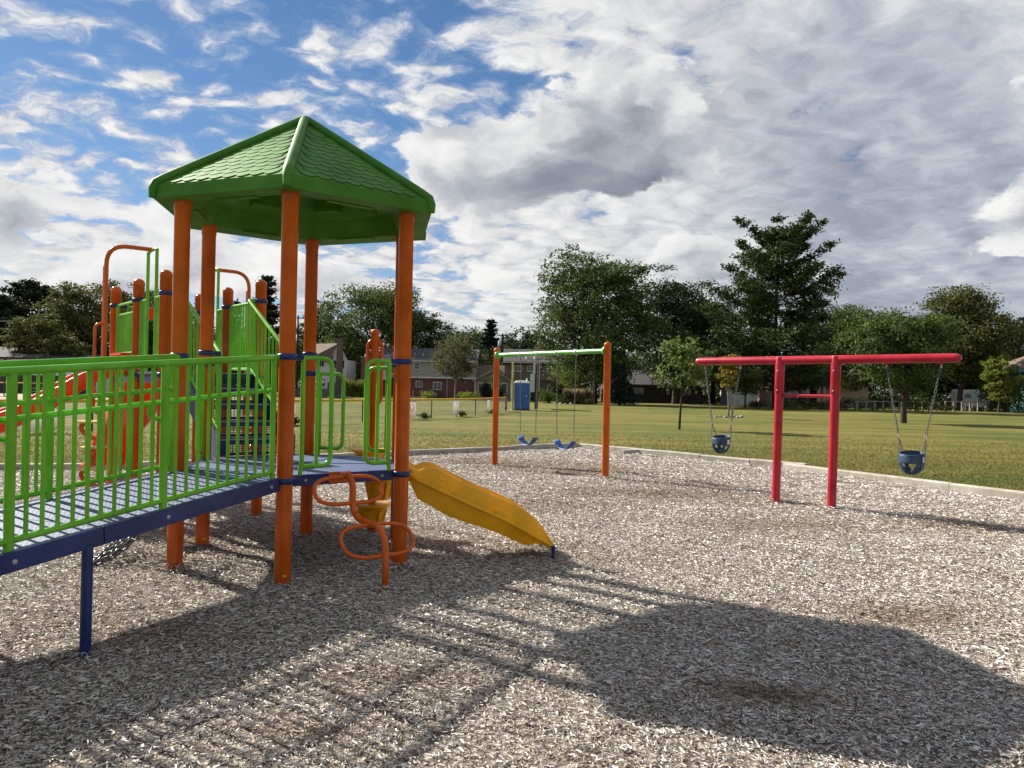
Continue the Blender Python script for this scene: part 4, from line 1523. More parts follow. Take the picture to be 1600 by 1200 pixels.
def chain(mb, pts, pitch=0.034, r=0.0042, width=0.011, seg=4, n=8):
    P_ = chain_points(pts, pitch)
    for i, (a, b) in enumerate(zip(P_[:-1], P_[1:])):
        d = (b - a).normalized()
        ref = V(0, 1, 0) if abs(d.y) < 0.8 else V(1, 0, 0)
        u = (ref - d * ref.dot(d)).normalized(); w = d.cross(u)
        side = (u + w) if i % 2 == 0 else (u - w)
        side.normalize()
        c = (a + b) / 2
        hl = pitch * 0.62
        ring = []
        for k in range(n):
            t = 2 * PI * k / n
            ct, st = math.cos(t), math.sin(t)
            ring.append(c + d * (math.copysign(abs(ct) ** 0.7, ct) * hl) + side * (math.copysign(abs(st) ** 0.7, st) * width))
        mb.tube(ring, r, seg, closed=True)
    return mb


def make_net():
    out = (hx(4.5, 1.0) - HC).normalized()
    e = (pA - pD).normalized()
    m = (pA + pD) / 2
    mb = MB()
    cols, rows = 5, 6
    def q(i, t):
        s = (i / (cols - 1) - 0.5) * (0.72 - 0.1 * t)
        p = m + out * (0.03 + 0.80 * t) + e * s
        z = (DECK - 0.08) * (1 - t) - (0.06 + 0.035 * i) * math.sin(PI * t) + 0.01
        return V(p.x, p.y, max(z, 0.0))
    for i in range(cols):
        chain(mb, [q(i, k / 10) for k in range(11)], 0.06, 0.010, 0.024)
    for r in range(1, rows):
        chain(mb, [q(i / 4, r / rows) for i in range(cols * 4 - 3)], 0.06, 0.010, 0.024)
    o = mb.build('chain_net', M['chain_dark'], play)
    o['kind'] = 'stuff'
make_net()


# ---- pod climber behind the tower
def make_pods():
    n = (hx(2.5, 1.0) - HC).normalized()
    base = V(-1.49, 8.66, 0)
    t = thing('pod_climber', "orange pole with long hand loop and stacked yellow stepping pods behind the hexagon tower", 'climber', tuple(base))
    r = 0.044
    prof = [(r, -0.1), (r, 2.14), (r + 0.003, 2.142), (r + 0.003, 2.165)] + [((r + 0.003) * math.cos(a), 2.165 + 0.035 * math.sin(a)) for a in (0.4, 0.8, 1.2)] + [(0, 2.20)]
    MB().lathe(base, prof, 20).build('pole', M['orange'], t)
    e = V(1, -0.1, 0).normalized()
    hoop = MB()
    for sg in (-1, 1):
        hoop.tube(fillet([base + Z * 2.09, base + e * (sg * 0.078) + Z * 2.05, base + e * (sg * 0.078) + Z * 1.42, base + Z * 1.36], 0.07), 0.020, 10)
    hoop.build('hand_loop', M['orange'], t)
    for (z, dx, dy) in ((0.905, -0.03, 0.02), (0.63, 0.10, -0.12), (0.33, 0.02, -0.06)):
        c = base + V(dx, dy, z)
        prof = [(0.10, -0.25), (0.105, -0.19), (0.118, -0.12), (0.145, -0.06), (0.185, -0.035), (0.198, -0.03), (0.202, -0.015), (0.198, -0.003), (0.18, 0.0), (0.0, 0.003)]
        o = MB().lathe(c, prof, 24).build('pod', M['yellow'], t)
        rb = MB()
        for k in range(8):
            a = 2 * PI * k / 8
            u = V(math.cos(a), math.sin(a), 0)
            rb.bar(c + u * 0.104 + Z * -0.23, c + u * 0.145 + Z * -0.065, 0.03, 0.03, up=u)
        rb.build('pod_rib', M['yellow'], o)
make_pods()


# ------------------------------------------------------------------ swings
def orange_swing_set():
    L, R = V(-0.34, 17.29, 0), V(1.714, 14.45, 0)
    t = thing('swing_frame', "two orange posts carrying a light green crossbeam at the back of the chips", 'swing frame', tuple((L + R) / 2), 'swing frames on the playground')
    e = (R - L).normalized()
    for p in (L, R):
        top = 2.465
        prof = [(PR, -0.2), (PR, top - 0.09), (PR + 0.003, top - 0.087), (PR + 0.003, top - 0.06)]
        prof += [((PR + 0.003) * math.cos(a), top - 0.06 + 0.06 * math.sin(a)) for a in (0.25, 0.5, 0.8, 1.1, 1.35)] + [(0.0, top)]
        MB().lathe(p, prof, 28).build('post', M['orange'], t)
    zb = 2.30
    a, b = L + e * (PR - 0.01), R - e * (PR - 0.01)
    bm = MB().tube([V(a.x, a.y, zb), V(b.x, b.y, zb)], 0.044, 20)
    beam = bm.build('crossbeam', M['swing_green'], t)
    for (p, sg) in ((L, 1), (R, -1)):
        f = MB()
        c = p + e * (sg * (PR + 0.004))
        f.lathe(V(c.x, c.y, zb) - e * (sg * 0.03), [(0.085, 0), (0.085, 0.036), (0.07, 0.046), (0.05, 0.048)], 18, e * sg)
        f.build('end_flange', M['swing_green'], t)
        bl = MB()
        for dz in (-0.055, 0.055):
            q = V(p.x, p.y, zb + dz) - e * (sg * PR)
            bl.lathe(q, [(0.014, 0), (0.014, 0.005), (0.008, 0.01), (0, 0.01)], 10, -e * sg)
        bl.build('bolt', M['steel'], t)
    ln = (R - L).length
    swings = []
    labels = ["blue belt swing hanging nearer the left orange post", "blue belt swing hanging nearer the right orange post of the green beam"]
    for i, (s0, s1) in enumerate(((0.87, 1.46), (2.06, 2.64))):
        pa, pb = L + e * s0, L + e * s1
        cmid = (pa + pb) / 2
        zs = 0.60
        g = thing('belt_swing', labels[i], 'swing', (cmid.x, cmid.y, 0.45), 'belt swings under the green beam')
        hw = (s1 - s0) / 2
        nrm = Z.cross(e)
        sag = 0.155
        # belt: a strip hanging between its two ends
        n = 16
        vs = []
        tilt = 0.10
        for k in range(n + 1):
            x = (k / n * 2 - 1)
            z = zs - sag * (1 - x * x) ** 0.9
            for (y, dz) in ((-0.075, 0.006), (0.075, 0.006), (0.075, -0.006), (-0.075, -0.006)):
                q = cmid + e * (x * hw * 0.86) + nrm * y
                vs.append((q.x, q.y, z + dz + y * tilt))
        fs = []
        for k in range(n):
            for j in range(4):
                l = (j + 1) % 4
                fs.append((k * 4 + j, k * 4 + l, k * 4 + 4 + l, k * 4 + 4 + j))
        fs += [(3, 2, 1, 0), (n * 4, n * 4 + 1, n * 4 + 2, n * 4 + 3)]
        MB().add(vs, [tuple(reversed(f)) for f in fs], True).build('belt_seat', M['belt_blue'], g)
        for (p, x) in ((pa, -1), (pb, 1)):
            end = cmid + e * (x * hw * 0.86)
            mb = MB()
            hz = zs + 0.09
            q = p.lerp(end, 0.93)
            chain(mb, [V(p.x, p.y, zb - 0.07), V(q.x, q.y, hz)], 0.046, 0.0042, 0.0115)
            mb.build('chain', M['chain'], g)
            tr = MB()
            tr.tube([V(q.x, q.y, hz), V(end.x, end.y, zs) - nrm * 0.06 - Z * 0.006, V(end.x, end.y, zs) + nrm * 0.06 + Z * 0.006], 0.005, 6, closed=True)
            tr.build('triangle_link', M['steel'], g)
            hg = MB()
            hg.tube([V(p.x, p.y, zb - 0.04), V(p.x, p.y, zb - 0.075)], 0.013, 8)
            hg.lathe(V(p.x, p.y, zb) - e * 0.03, [(0.047, 0), (0.051, 0.004), (0.051, 0.056), (0.047, 0.06)], 18, e)
            hg.build('hanger', M['steel'], beam)
orange_swing_set()


def red_swing_set():
    A, B = V(3.849, 11.60, 0), V(4.417, 11.00, 0)
    e = (B - A).normalized()
    t = thing('swing_frame', "red swing frame with a long beam on two close posts", 'swing frame', tuple((A + B) / 2), 'swing frames on the playground')
    zb = 2.072
    lean = V(0.028, 0.0, 0)
    for p in (A, B):
        mb = MB()
        f = lambda z: V(p.x, p.y, z) + lean * (z / zb)
        mb.tube([f(-0.2), f(1.60)], PR - 0.004, 28)
        o = mb.build('post', M['red'], t)
        sl_ = MB().tube([f(1.585), f(1.592), f(zb + 0.03), f(zb + 0.045)], [PR - 0.003, PR + 0.002, PR + 0.002, PR - 0.004], 28)
        sl_.build('post_sleeve', M['red'], o)
        bl = MB()
        nrm = Z.cross(e)
        for z in (1.64, 1.92):
            for sg in (-1, 1):
                bl.lathe(f(z) + nrm * (sg * (PR + 0.001)) * -1, [(0.011, 0), (0.011, 0.004), (0.0, 0.007)], 8, nrm * -sg)
        bl.build('bolt', M['steel'], o)
    cb0, cb1 = A + e * PR + lean * 0.75, B - e * PR + lean * 0.75
    MB().tube([V(cb0.x, cb0.y, 1.565), V(cb1.x, cb1.y, 1.565)], 0.022, 12).build('crossbar', M['red'], t)
    o0 = A + lean
    s0, s1 = -1.42, 2.40
    a, b = o0 + e * s0, o0 + e * s1
    def at(s): 
        q = o0 + e * s
        return V(q.x, q.y, zb)
    mb = MB().tube([at(s0 - 0.004), at(s0 + 0.006), at(s0 + 0.035), at(s0 + 0.065), at(s1 - 0.09), at(s1 - 0.05), at(s1 - 0.015), at(s1)], [0.025, 0.040, 0.054, 0.058, 0.058, 0.054, 0.040, 0.024], 24)
    beam = mb.build('beam', M['red'], t)
    labels = ["blue bucket swing at the far end of the red beam, over the lawn edge", "larger looking blue bucket swing at the near right end of the red beam"]
    for i, (sa, sb) in enumerate(((-1.26, -0.64), (1.50, 2.17))):
        cm = o0 + e * ((sa + sb) / 2)
        g = thing('bucket_swing', labels[i], 'swing', (cm.x, cm.y, 0.75), 'bucket swings under the red beam')
        nrm = Z.cross(e)
        rt = 0.835 if i else 0.885
        # bucket: oval shell with leg openings
        n, m = 48, 15
        rx, ry = (0.150, 0.120) if i else (0.140, 0.112)
        drop = 0.245 if i else 0.228
        def ring_pt(a, v):
            """v 0 at the rim, 1 at the bottom."""
            k = 1.0 if v < 0.4 else math.sqrt(max(0.0, 1 - ((v - 0.4) / 0.62) ** 2))
            back = 0.5 + 0.5 * math.sin(a)               # 1 at the far side
            z = rt + 0.045 * back * (1 - v) - drop * v
            q = cm + e * (rx * k * math.cos(a)) + nrm * (ry * k * math.sin(a))
            return V(q.x, q.y, z)
        mb = MB()
        vs = [ring_pt(2 * PI * j / n, k / (m - 1)) for k in range(m) for j in range(n)]
        fs = []
        for k in range(m - 1):
            for j in range(n):
                a = (2 * PI * (j + 0.5) / n)
                v = (k + 0.5) / (m - 1)
                front = abs(((a - 1.5 * PI + PI) % (2 * PI)) - PI)
                bk = abs(((a - 0.5 * PI + PI) % (2 * PI)) - PI)
                hole = 0.44 < v < 0.96 and min(front, bk) < 0.62 * (1 - (v - 0.44) / 0.62) + 0.08
                hole2 = 0.48 < v < 0.74 and min(abs(front - 1.12), abs(bk - 1.12)) < 0.15
                if hole or hole2: continue
                fs.append((k * n + j, k * n + (j + 1) % n, (k + 1) * n + (j + 1) % n, (k + 1) * n + j))
        mb.add(vs, fs, True)
        bk = mb.build('bucket_seat', M['rubber_blue'], g)
        so = bk.modifiers.new("thickness", 'SOLIDIFY'); so.thickness = 0.012; so.offset = 0
        rimm = MB().tube([ring_pt(2 * PI * j / n, 0.0) for j in range(n)], 0.009, 8, closed=True)
        rimm.build('rim', M['rubber_blue'], bk)
        lab = MB()
        c = cm + e * (rx + 0.004) - nrm * 0.03
        lab.box(V(c.x, c.y, rt - 0.05), (0.004, 0.06, 0.07), e, nrm, Z)
        lab.build('plate', M['grey_plastic'], bk)
        for (s, sg) in ((sa, -1), (sb, 1)):
            tp = at(s) - Z * 0.075
            jn = V(*(cm + e * (sg * 0.165)).xy, rt + 0.235)
            mb = MB(); chain(mb, [tp, jn], 0.046, 0.0042, 0.0115)
            mb.build('chain', M['chain'], g)
            rg = MB().tube([jn + e * (0.016 * math.cos(q_)) + Z * (0.02 * math.sin(q_)) for q_ in [2 * PI * k / 10 for k in range(10)]], 0.006, 6, closed=True)
            rg.build('ring', M['steel'], g)
            for dy in (-0.07, 0.07):
                end = cm + e * (sg * (rx - 0.012)) + nrm * dy
                zz = rt + 0.02 + (0.02 if dy > 0 else 0)
                mb = MB(); chain(mb, [jn - Z * 0.02, V(end.x, end.y, zz)], 0.034, 0.0036, 0.009)
                mb.build('lower_chain', M['chain'], g)
            hg = MB()
            hg.tube([at(s) - Z * 0.045, at(s) - Z * 0.085], [0.024, 0.015], 10)
            hg.build('hanger', M['red'], beam)
            hk = MB().box(at(s) - Z * 0.10, (0.012, 0.03, 0.05), e, nrm, Z)
            hk.build('hook', M['steel'], beam)
red_swing_set()


# ------------------------------------------------------------------ trees
def leaves_mesh(name, C, size, mat, seed, up_bias=0.35, tone_lo=0.0, crown_c=None, flat=0.0, elong=1.0):
    """One folded leaf spray per point of C: two triangles with a crease."""
    r = np.random.default_rng(seed)
    n = len(C)
    N = r.normal(size=(n, 3)); N[:, 2] += up_bias * 2
    if crown_c is not None:
        o = C - np.asarray(crown_c); o /= (np.linalg.norm(o, axis=1)[:, None] + 1e-6); N += o * 0.9
    N[:, :2] *= (1 - flat)
    N /= np.linalg.norm(N, axis=1)[:, None] + 1e-9
    T = r.normal(size=(n, 3)); T -= N * (T * N).sum(1)[:, None]; T /= np.linalg.norm(T, axis=1)[:, None] + 1e-9
    B = np.cross(N, T)
    s = size * r.uniform(0.6, 1.35, n)[:, None]
    fold = r.uniform(0.1, 0.35, n)[:, None]
    a = C - T * s * 0.5 * elong; b = C + T * s * 0.5 * elong
    c = C + B * s * 0.42 + N * s * fold; d = C - B * s * 0.42 + N * s * fold
    vv = np.stack([a, b, c, d], 1).reshape(-1, 3)
    k = np.arange(n)[:, None] * 4
    ff = np.concatenate([k + 0, k + 1, k + 2, k + 1, k + 0, k + 3], 1).ravel()
    tone = np.clip(r.beta(1.6, 1.9, n) + tone_lo, 0, 1)
    return np_mesh(name, vv, ff, np.full(2 * n, 3), mat, {'tone': np.repeat(tone, 4)})


def limb(mb, a, b, r0, r1, rnd, bend=0.12, seg=6, n=4):
    a, b = V(a), V(b)
    ln = (b - a).length
    pts, rs = [], []
    off = V(rnd.uniform(-1, 1), rnd.uniform(-1, 1), rnd.uniform(-0.2, 0.6)) * (bend * ln)
    for i in range(n + 1):
        t = i / n
        pts.append(a.lerp(b, t) + off * math.sin(PI * t)); rs.append(r0 + (r1 - r0) * t)
    mb.tube(pts, rs, seg, caps=False)
    return pts


def broad_mesh(seed, H, R, base, leaf, count, lsize,  lean=(0, 0), squash=1.0, trunk_r=None, bark='bark', lobes=26, top_bias=0.0, gaps=0.5, clump=0.16):
    """Trunk, forking limbs and a crown of leaf clumps gathered round the limb ends."""
    rnd = random.Random(seed); r = np.random.default_rng(seed)
    tr = trunk_r or H * 0.022
    cz = base + (H - base) * 0.52
    hz = (H - base) * 0.52
    mb = MB()
    fork = max(base * 0.85, H * 0.12)
    cx, cy = lean
    limb(mb, (0, 0, -0.2), (cx * 0.25, cy * 0.25, fork), tr * 1.25, tr * 0.85, rnd, 0.03, 10)
    limb(mb, (cx * 0.25, cy * 0.25, fork), (cx * 0.8, cy * 0.8, H * 0.80), tr * 0.85, tr * 0.15, rnd, 0.05, 8, 5)
    tips = []
    for i in range(lobes):
        # well spread directions over the crown
        t = (i + 0.5) / lobes
        z = 1 - 2 * t
        z = max(-0.85, min(0.97, z + top_bias))
        a = i * 2.39996 + rnd.uniform(-0.5, 0.5)
        rr = math.sqrt(max(0.0, 1 - z * z))
        k = rnd.uniform(0.58, 0.90)
        k *= 1.0 + 0.10 * math.sin(3 * a + seed)
        prof = 1.0 if z > 0 else 1.0 - 0.22 * (-z)
        p = V(cx + R * rr * math.cos(a) * k * prof, cy + R * rr * math.sin(a) * k * prof, cz + hz * z * k * squash)
        tips.append(p)
        fz = fork + (min(p.z, H * 0.7) - fork) * rnd.uniform(0.15, 0.6)
        f = V(cx * 0.5, cy * 0.5, max(fork * 0.9, fz))
        pts = limb(mb, f, p, tr * 0.38, tr * 0.06, rnd, 0.10, 5)
        for _ in range(2):
            q = p + V(rnd.gauss(0, 1), rnd.gauss(0, 1), rnd.gauss(0, 0.6)) * (R * 0.14)
            limb(mb, pts[2], q, tr * 0.12, tr * 0.03, rnd, 0.1, 4, 3)
    for i in range(lobes // 2):
        a = rnd.uniform(0, 2 * PI); k = rnd.uniform(0.1, 0.62)
        tips.append(V(cx + R * k * math.cos(a), cy + R * k * math.sin(a), cz + hz * rnd.uniform(-0.3, 0.7) * squash))
    C = []
    if count > 2500: count, lsize = int(count * 1.5), lsize * 0.72
    per = count // len(tips)
    for p in tips:
        lobe_r = R * rnd.uniform(0.24, 0.38)
        nsub = 10
        for s in range(nsub):
            u = r.normal(size=3); u /= np.linalg.norm(u); u[2] = u[2] * 0.75 + 0.12
            c = np.array(p) + u * lobe_r * r.uniform(0.45, 1.0)
            C.append(c[None] + np.clip(r.normal(size=(max(3, per // nsub), 3)), -1.5, 1.5) * (R * clump * np.array([1, 1, 0.55]) * r.uniform(0.30, 0.80)))
    C = np.concatenate(C)
    C = C[C[:, 2] > base * 0.55]
    return mb, leaves_mesh('crown', C, lsize, leaf, seed + 1, crown_c=(cx, cy, cz - hz * 0.4))


def put_tree(name, label, cat, loc, trunk_mb, crown_me, bark='bark', rot=0.0, group=None):
    t = thing(name, label, cat, loc, group)
    t.rotation_euler = (0, 0, rot)
    off = ORIGIN.pop(t.name)
    ORIGIN[t.name] = (0, 0, 0)
    trunk_mb.build('trunk', M[bark], t)
    link('crown', crown_me, t)
    return t


def pine_mesh(seed, H, R, base, leaf, count, lsize, upturn=0.25, shape=None, drop=0.0, limb_n=46, whorl=1, plate=0.16, tufts=1.0):
    """Conifer: straight trunk, tiers of limbs carrying flattened plates of needles, light showing between them."""
    rnd = random.Random(seed); r = np.random.default_rng(seed)
    mb = MB()
    tr = H * 0.017
    limb(mb, (0, 0, -0.2), (0, 0, H * 0.97), tr * 1.2, tr * 0.12, rnd, 0.008, 9, 8)
    C = []
    per = max(10, count // limb_n)
    for i in range(limb_n):
        tier = (i // whorl) * whorl
        t = min(1.0, (tier + rnd.uniform(0, 0.5 * whorl)) / limb_n)
        z = base + (H * 0.965 - base) * t
        a = i * 2.39996 + rnd.uniform(-0.5, 0.5)
        w = shape(t) if shape else (1 - t) ** 0.8
        ln = R * w * rnd.choice((0.62, 0.85, 0.95, 1.0, 1.12))
        rise = upturn * ln * (0.45 + 0.9 * t) - drop * ln * (1 - t)
        d = V(math.cos(a), math.sin(a), 0)
        root = V(0, 0, z)
        mid = root + d * (ln * 0.55) + Z * (rise * 0.22)
        tip = root + d * ln + Z * rise
        mb.tube([root, mid, tip], [tr * 0.30 * (1 - t * 0.7), tr * 0.16 * (1 - t * 0.6), tr * 0.04], 5, caps=False)
        m = max(5, int(9 * ln / R) + 3)
        for k in range(m):
            s = 0.22 + 0.82 * (k + rnd.random()) / m
            base_p = root.lerp(mid, s / 0.55) if s < 0.55 else mid.lerp(tip, min(1.06, (s - 0.55) / 0.45))
            sp = ln * plate * (1.25 - s * 0.75)
            for side in (-1, 1):
                q = base_p + Z.cross(d) * (side * sp * rnd.uniform(0.1, 1.5)) + d * rnd.uniform(-0.3, 0.3) + Z * rnd.uniform(-0.05, 0.5) * sp * 0.5
                n = max(4, int(per / m / 2 * (0.6 + w)))
                g = (0.24 + 0.020 * R) * (0.6 + 0.5 * w) * tufts
                c = r.normal(size=(n, 3)) * np.array([1.0, 1.0, 0.42]) * g
                c[:, 2] += 0.35 * np.hypot(c[:, 0], c[:, 1])
                C.append(np.array(q)[None] + c)
    top = np.array([0, 0, H * 0.965])[None] + r.normal(size=(per // 2, 3)) * np.array([0.03, 0.03, 0.018]) * H
    C.append(top)
    C = np.concatenate(C)
    return mb, leaves_mesh('crown', C, lsize, leaf, seed + 3, up_bias=0.6, flat=0.2, elong=1.7)


def X_of(px, Y, y=600.0):
    """ground X of a photo column at distance Y (a survey helper)."""
    return ((px - 800.0) - (610 - y) * 0.0198) / 1251.6 * Y


def white_pine_profile(t):
    if t < 0.10: return 0.85 + 1.5 * t
    if t < 0.42: return 1.0 - 0.72 * (t - 0.10)
    if t < 0.80: return 0.76 - 0.55 * (t - 0.42)
    return 0.55 - 1.1 * (t - 0.80)


def make_trees():
    # the tall white pine over the lawn
    mb, cr = pine_mesh(21, 20.2, 9.8, 1.8, LEAF['needle'], 40000, 0.24, 0.40, shape=white_pine_profile, limb_n=66, whorl=3, plate=0.17, tufts=1.0)
    put_tree('pine_tree', "tall white pine with tiered spreading limbs standing above the red swing beam", 'tree', (X_of(1212, 90), 90, 0), mb, cr, rot=0.5)
    # broad trees, right-hand side
    B = [
        # px, Y, H, R, base, leaf, count, size, seed, label
        (928, 92, 17.2, 7.5, 0.6, 'mid', 26000, 0.38, 31, "large round mid green tree with hanging lower limbs behind the orange swing"),
        (1055, 104, 16.6, 7.2, 1.4, 'dark', 15000, 0.42, 32, "dark leafy tree between the round green tree and the tall pine"),
        (1335, 106, 13.6, 5.4, 1.6, 'mid', 10000, 0.40, 33, "olive tree right of the tall pine, behind the brick house"),
        (1500, 95, 15.0, 6.2, 2.0, 'olive', 16000, 0.40, 34, "large tree with a thick dark trunk behind the white trailer"),
        (1540, 110, 13.0, 5.0, 0.8, 'dark', 7000, 0.42, 65, "dark tree filling the gap behind the trailer's tree and the pavilion"),
        (1418, 112, 11.6, 5.4, 0.6, 'olive', 7000, 0.42, 66, "olive tree in the row behind the round lawn tree"),
        (1588, 106, 12.6, 4.2, 1.5, 'dark', 7000, 0.42, 35, "dark tree behind the teal pavilion"),
        (1562, 88, 6.6, 1.9, 0.5, 'lime', 3500, 0.30, 36, "slim yellow green tree before the teal pavilion"),
        (1292, 112, 14.2, 6.6, 0.8, 'dark', 8000, 0.44, 37, "dark tree close behind the tall pine on its right"),
        (1115, 112, 15.4, 7.6, 0.8, 'dark', 8000, 0.44, 38, "dark tree close behind the tall pine on its left"),
        (898, 104, 6.0, 3.3, 0.6, 'lime', 4000, 0.32, 39, "yellow green tree in shade under the large round tree"),
        (1165, 84, 4.6, 2.1, 1.2, 'olive', 2600, 0.26, 40, "small leaning olive tree at the foot of the tall pine"),
        # middle
        (585, 128, 17.8, 9.8, 0.5, 'mid', 21000, 0.46, 41, "huge domed tree behind the two storey houses, seen through the tower posts"),
        (655, 132, 14.0, 6.0, 2.0, 'dark', 8000, 0.46, 42, "dark tree joining the huge domed tree on its right"),
        (522, 132, 11.8, 6.2, 1.2, 'dark', 9000, 0.42, 43, "dark brownish tree in front of the huge domed tree"),
        (498, 136, 15.6, 4.8, 2.0, 'dark', 6000, 0.44, 44, "dark tree edging the huge domed tree on its left"),
        (722, 150, 12.4, 8.2, 1.5, 'mid', 9000, 0.48, 45, "low wide dark green tree beyond the brick house roof"),
        (805, 152, 12.0, 5.6, 1.5, 'dark', 6000, 0.48, 46, "dark tree beyond the gabled cottage"),
        (832, 150, 12.8, 3.4, 1.5, 'dark', 4500, 0.46, 47, "small dark pointed crown beside the flagpole"),
        (790, 128, 8.6, 5.0, 0.8, 'dark', 6500, 0.42, 48, "dark bushy tree directly over the brown house roof"),
        # left
        (132, 100, 13.8, 5.6, 1.5, 'olive', 13000, 0.40, 51, "big dark olive tree left of the orange arch pole"),
        (58, 92, 9.4, 3.6, 1.0, 'olive', 7000, 0.34, 52, "rounded olive tree rising right behind the white ranch house"),
        (205, 122, 15.8, 6.0, 2.0, 'dark', 9000, 0.46, 53, "dark tree behind the upper deck posts"),
        (248, 112, 14.8, 4.4, 2.0, 'olive', 7000, 0.40, 54, "olive tree seen between upper deck post and tower post"),
        (96, 90, 7.2, 3.2, 0.8, 'olive', 5000, 0.34, 55, "smaller olive tree beside the rounded one behind the ranch house"),
        (360, 118, 9.0, 6.0, 1.0, 'dark', 8000, 0.44, 56, "low dark tree behind the stair railings"),
        (300, 122, 11.2, 4.0, 1.5, 'mid', 5000, 0.42, 57, "mid green tree glimpsed between the two left tower posts"),
        (460, 120, 8.2, 4.0, 1.0, 'mid', 5000, 0.40, 58, "mid green tree just left of the white gabled house"),
        (-45, 112, 12.0, 6.0, 1.5, 'dark', 8000, 0.44, 59, "dark tree at the far left behind the ranch house"),
    ]
    for (px, Y, H, R, base, leaf, cnt, ls, seed, label) in B:
        mb, cr = broad_mesh(seed, H, R, base, LEAF[leaf], cnt, ls, lobes=40 if R > 6 else (30 if R > 5 else 20))
        put_tree('broadleaf_tree', label, 'tree', (X_of(px, Y), Y, 0), mb, cr, rot=seed * 0.7)
    # trees standing on the lawn
    mb, cr = broad_mesh(61, 4.05, 1.32, 1.25, LEAF['bright'], 1500, 0.17, trunk_r=0.05, lobes=15, lean=(0.25, 0.0), clump=0.20)
    put_tree('young_tree', "young fresh green tree with a bent thin trunk on the lawn", 'tree', (7.08, 33.8, 0), mb, cr)
    mb, cr = broad_mesh(62, 4.25, 0.82, 1.45, LEAF['yellow'], 1400, 0.17, trunk_r=0.055, lobes=15, clump=0.22)
    put_tree('young_tree', "yellowing young tree in a mulch ring beyond the left bucket swing", 'tree', (14.0, 51.8, 0), mb, cr, bark='bark_pale')
    mb, cr = broad_mesh(63, 6.7, 3.35, 1.7, LEAF['mid'], 11000, 0.22, trunk_r=0.16, lobes=30, squash=1.0)
    put_tree('round_tree', "round spreading tree alone on the lawn behind the right bucket swing", 'tree', (23.2, 47.4, 0), mb, cr)
    mb, cr = broad_mesh(64, 7.9, 3.3, 1.9, LEAF['pale'], 5200, 0.26, trunk_r=0.13, lobes=26, clump=0.19)
    put_tree('birch_tree', "loose pale leaved birch before the brick and siding house", 'tree', (X_of(712, 104), 104, 0), mb, cr, bark='bark_pale')
    # conifers
    for (px, Y, H, R, base, leaf, cnt, ls, seed, shape, name, label) in [
        (48, 112, 15.4, 6.4, 2.0, 'needle_dark', 11000, 0.40, 71, lambda t: min(1.0, 1.15 - t ** 3), 'pine_tree', "broad dark pine at the left behind the ranch house"),
        (2, 106, 12.6, 5.0, 2.0, 'needle_dark', 7000, 0.38, 72, lambda t: min(1.0, 1.15 - t ** 3), 'pine_tree', "dark pine cut off by the left edge of the view"),
        (414, 104, 15.6, 2.9, 1.0, 'needle_dark', 9000, 0.34, 73, lambda t: 1.0 - 0.85 * t ** 1.5, 'cypress_tree', "tall narrow dark evergreen right of the orange post with the arch"),
        (312, 116, 14.0, 2.6, 2.0, 'needle_dark', 3500, 0.36, 74, lambda t: 0.9 - 0.8 * t, 'pine_tree', "thin ragged pine between the two left tower posts"),
        (366, 124, 14.4, 2.4, 2.0, 'needle_dark', 3000, 0.36, 75, lambda t: 0.9 - 0.8 * t, 'pine_tree', "thin sparse pine behind the stairs"),
        (765, 140, 13.6, 4.2, 1.0, 'spruce', 8000, 0.42, 76, lambda t: 1.0 - t, 'spruce_tree', "pointed blue green spruce above the gabled cottage"),
        (968, 87, 4.4, 1.7, 0.2, 'spruce', 3500, 0.24, 77, lambda t: 1.0 - t, 'spruce_tree', "small dark spruce by the utility pole and dark house"),
        (1462, 112, 13.0, 4.5, 2.0, 'needle_dark', 6000, 0.40, 78, lambda t: 1.0 - 0.8 * t, 'pine_tree', "dark pine behind the large thick trunked tree"),
    ]:
        mb, cr = pine_mesh(seed, H, R, base, LEAF[leaf], int(cnt * 1.3), ls * 0.8, 0.18, shape=shape, limb_n=46, drop=0.12, whorl=3, tufts=1.35)
        put_tree(name, label, 'tree', (X_of(px, Y), Y, 0), mb, cr, rot=seed)
    # a belt of distant trees behind the houses: two built, the rest copies
    protos = []
    for k, (H, R, leaf) in enumerate(((13.0, 6.5, 'dark'), (12.0, 7.0, 'mid'))):
        mb, cr = broad_mesh(90 + k, H, R, 0.6, LEAF[leaf], 5200, 0.62, lobes=22)
        t = put_tree('distant_tree', "dark tree of the distant belt behind the houses", 'tree', (0, 190, 0), mb, cr, group='distant trees behind the houses')
        protos.append(t)
    rr = random.Random(5)
    first = [True, True]
    for i, x in enumerate(np.arange(-165, 170, 7.2)):
        k = i % 2
        t = protos[k] if first[k] else copy_tree(protos[k])
        first[k] = False
        Y = 172 + rr.uniform(-8, 12)
        s = rr.uniform(0.72, 0.98) * (0.85 if -35 < x < 15 else 1.0)
        t.location = (x + rr.uniform(-2, 2), Y, 0)
        t.rotation_euler = (0, 0, rr.uniform(0, 6.28)); t.scale = (s * 1.05, s * 1.05, s * rr.uniform(0.85, 1.1))
make_trees()


def far_hedge():
    r = np.random.default_rng(77)
    n = 26000
    x = r.uniform(-150, 165, n)
    h = 3.0 + 0.8 * np.sin(x * 0.21) + 0.6 * np.sin(x * 0.53 + 1)
    z = np.abs(r.normal(0, 0.55, n)) * h * 0.8
    C = np.stack([x, 152 + r.normal(0, 0.9, n) + 3 * np.sin(x * 0.07), np.minimum(z, h)], 1)
    me = leaves_mesh('far_undergrowth', C, 0.55, LEAF['dark'], 78)
    link('far_undergrowth', me, kind='stuff', label='dark undergrowth closing the view beneath the distant trees')
far_hedge()


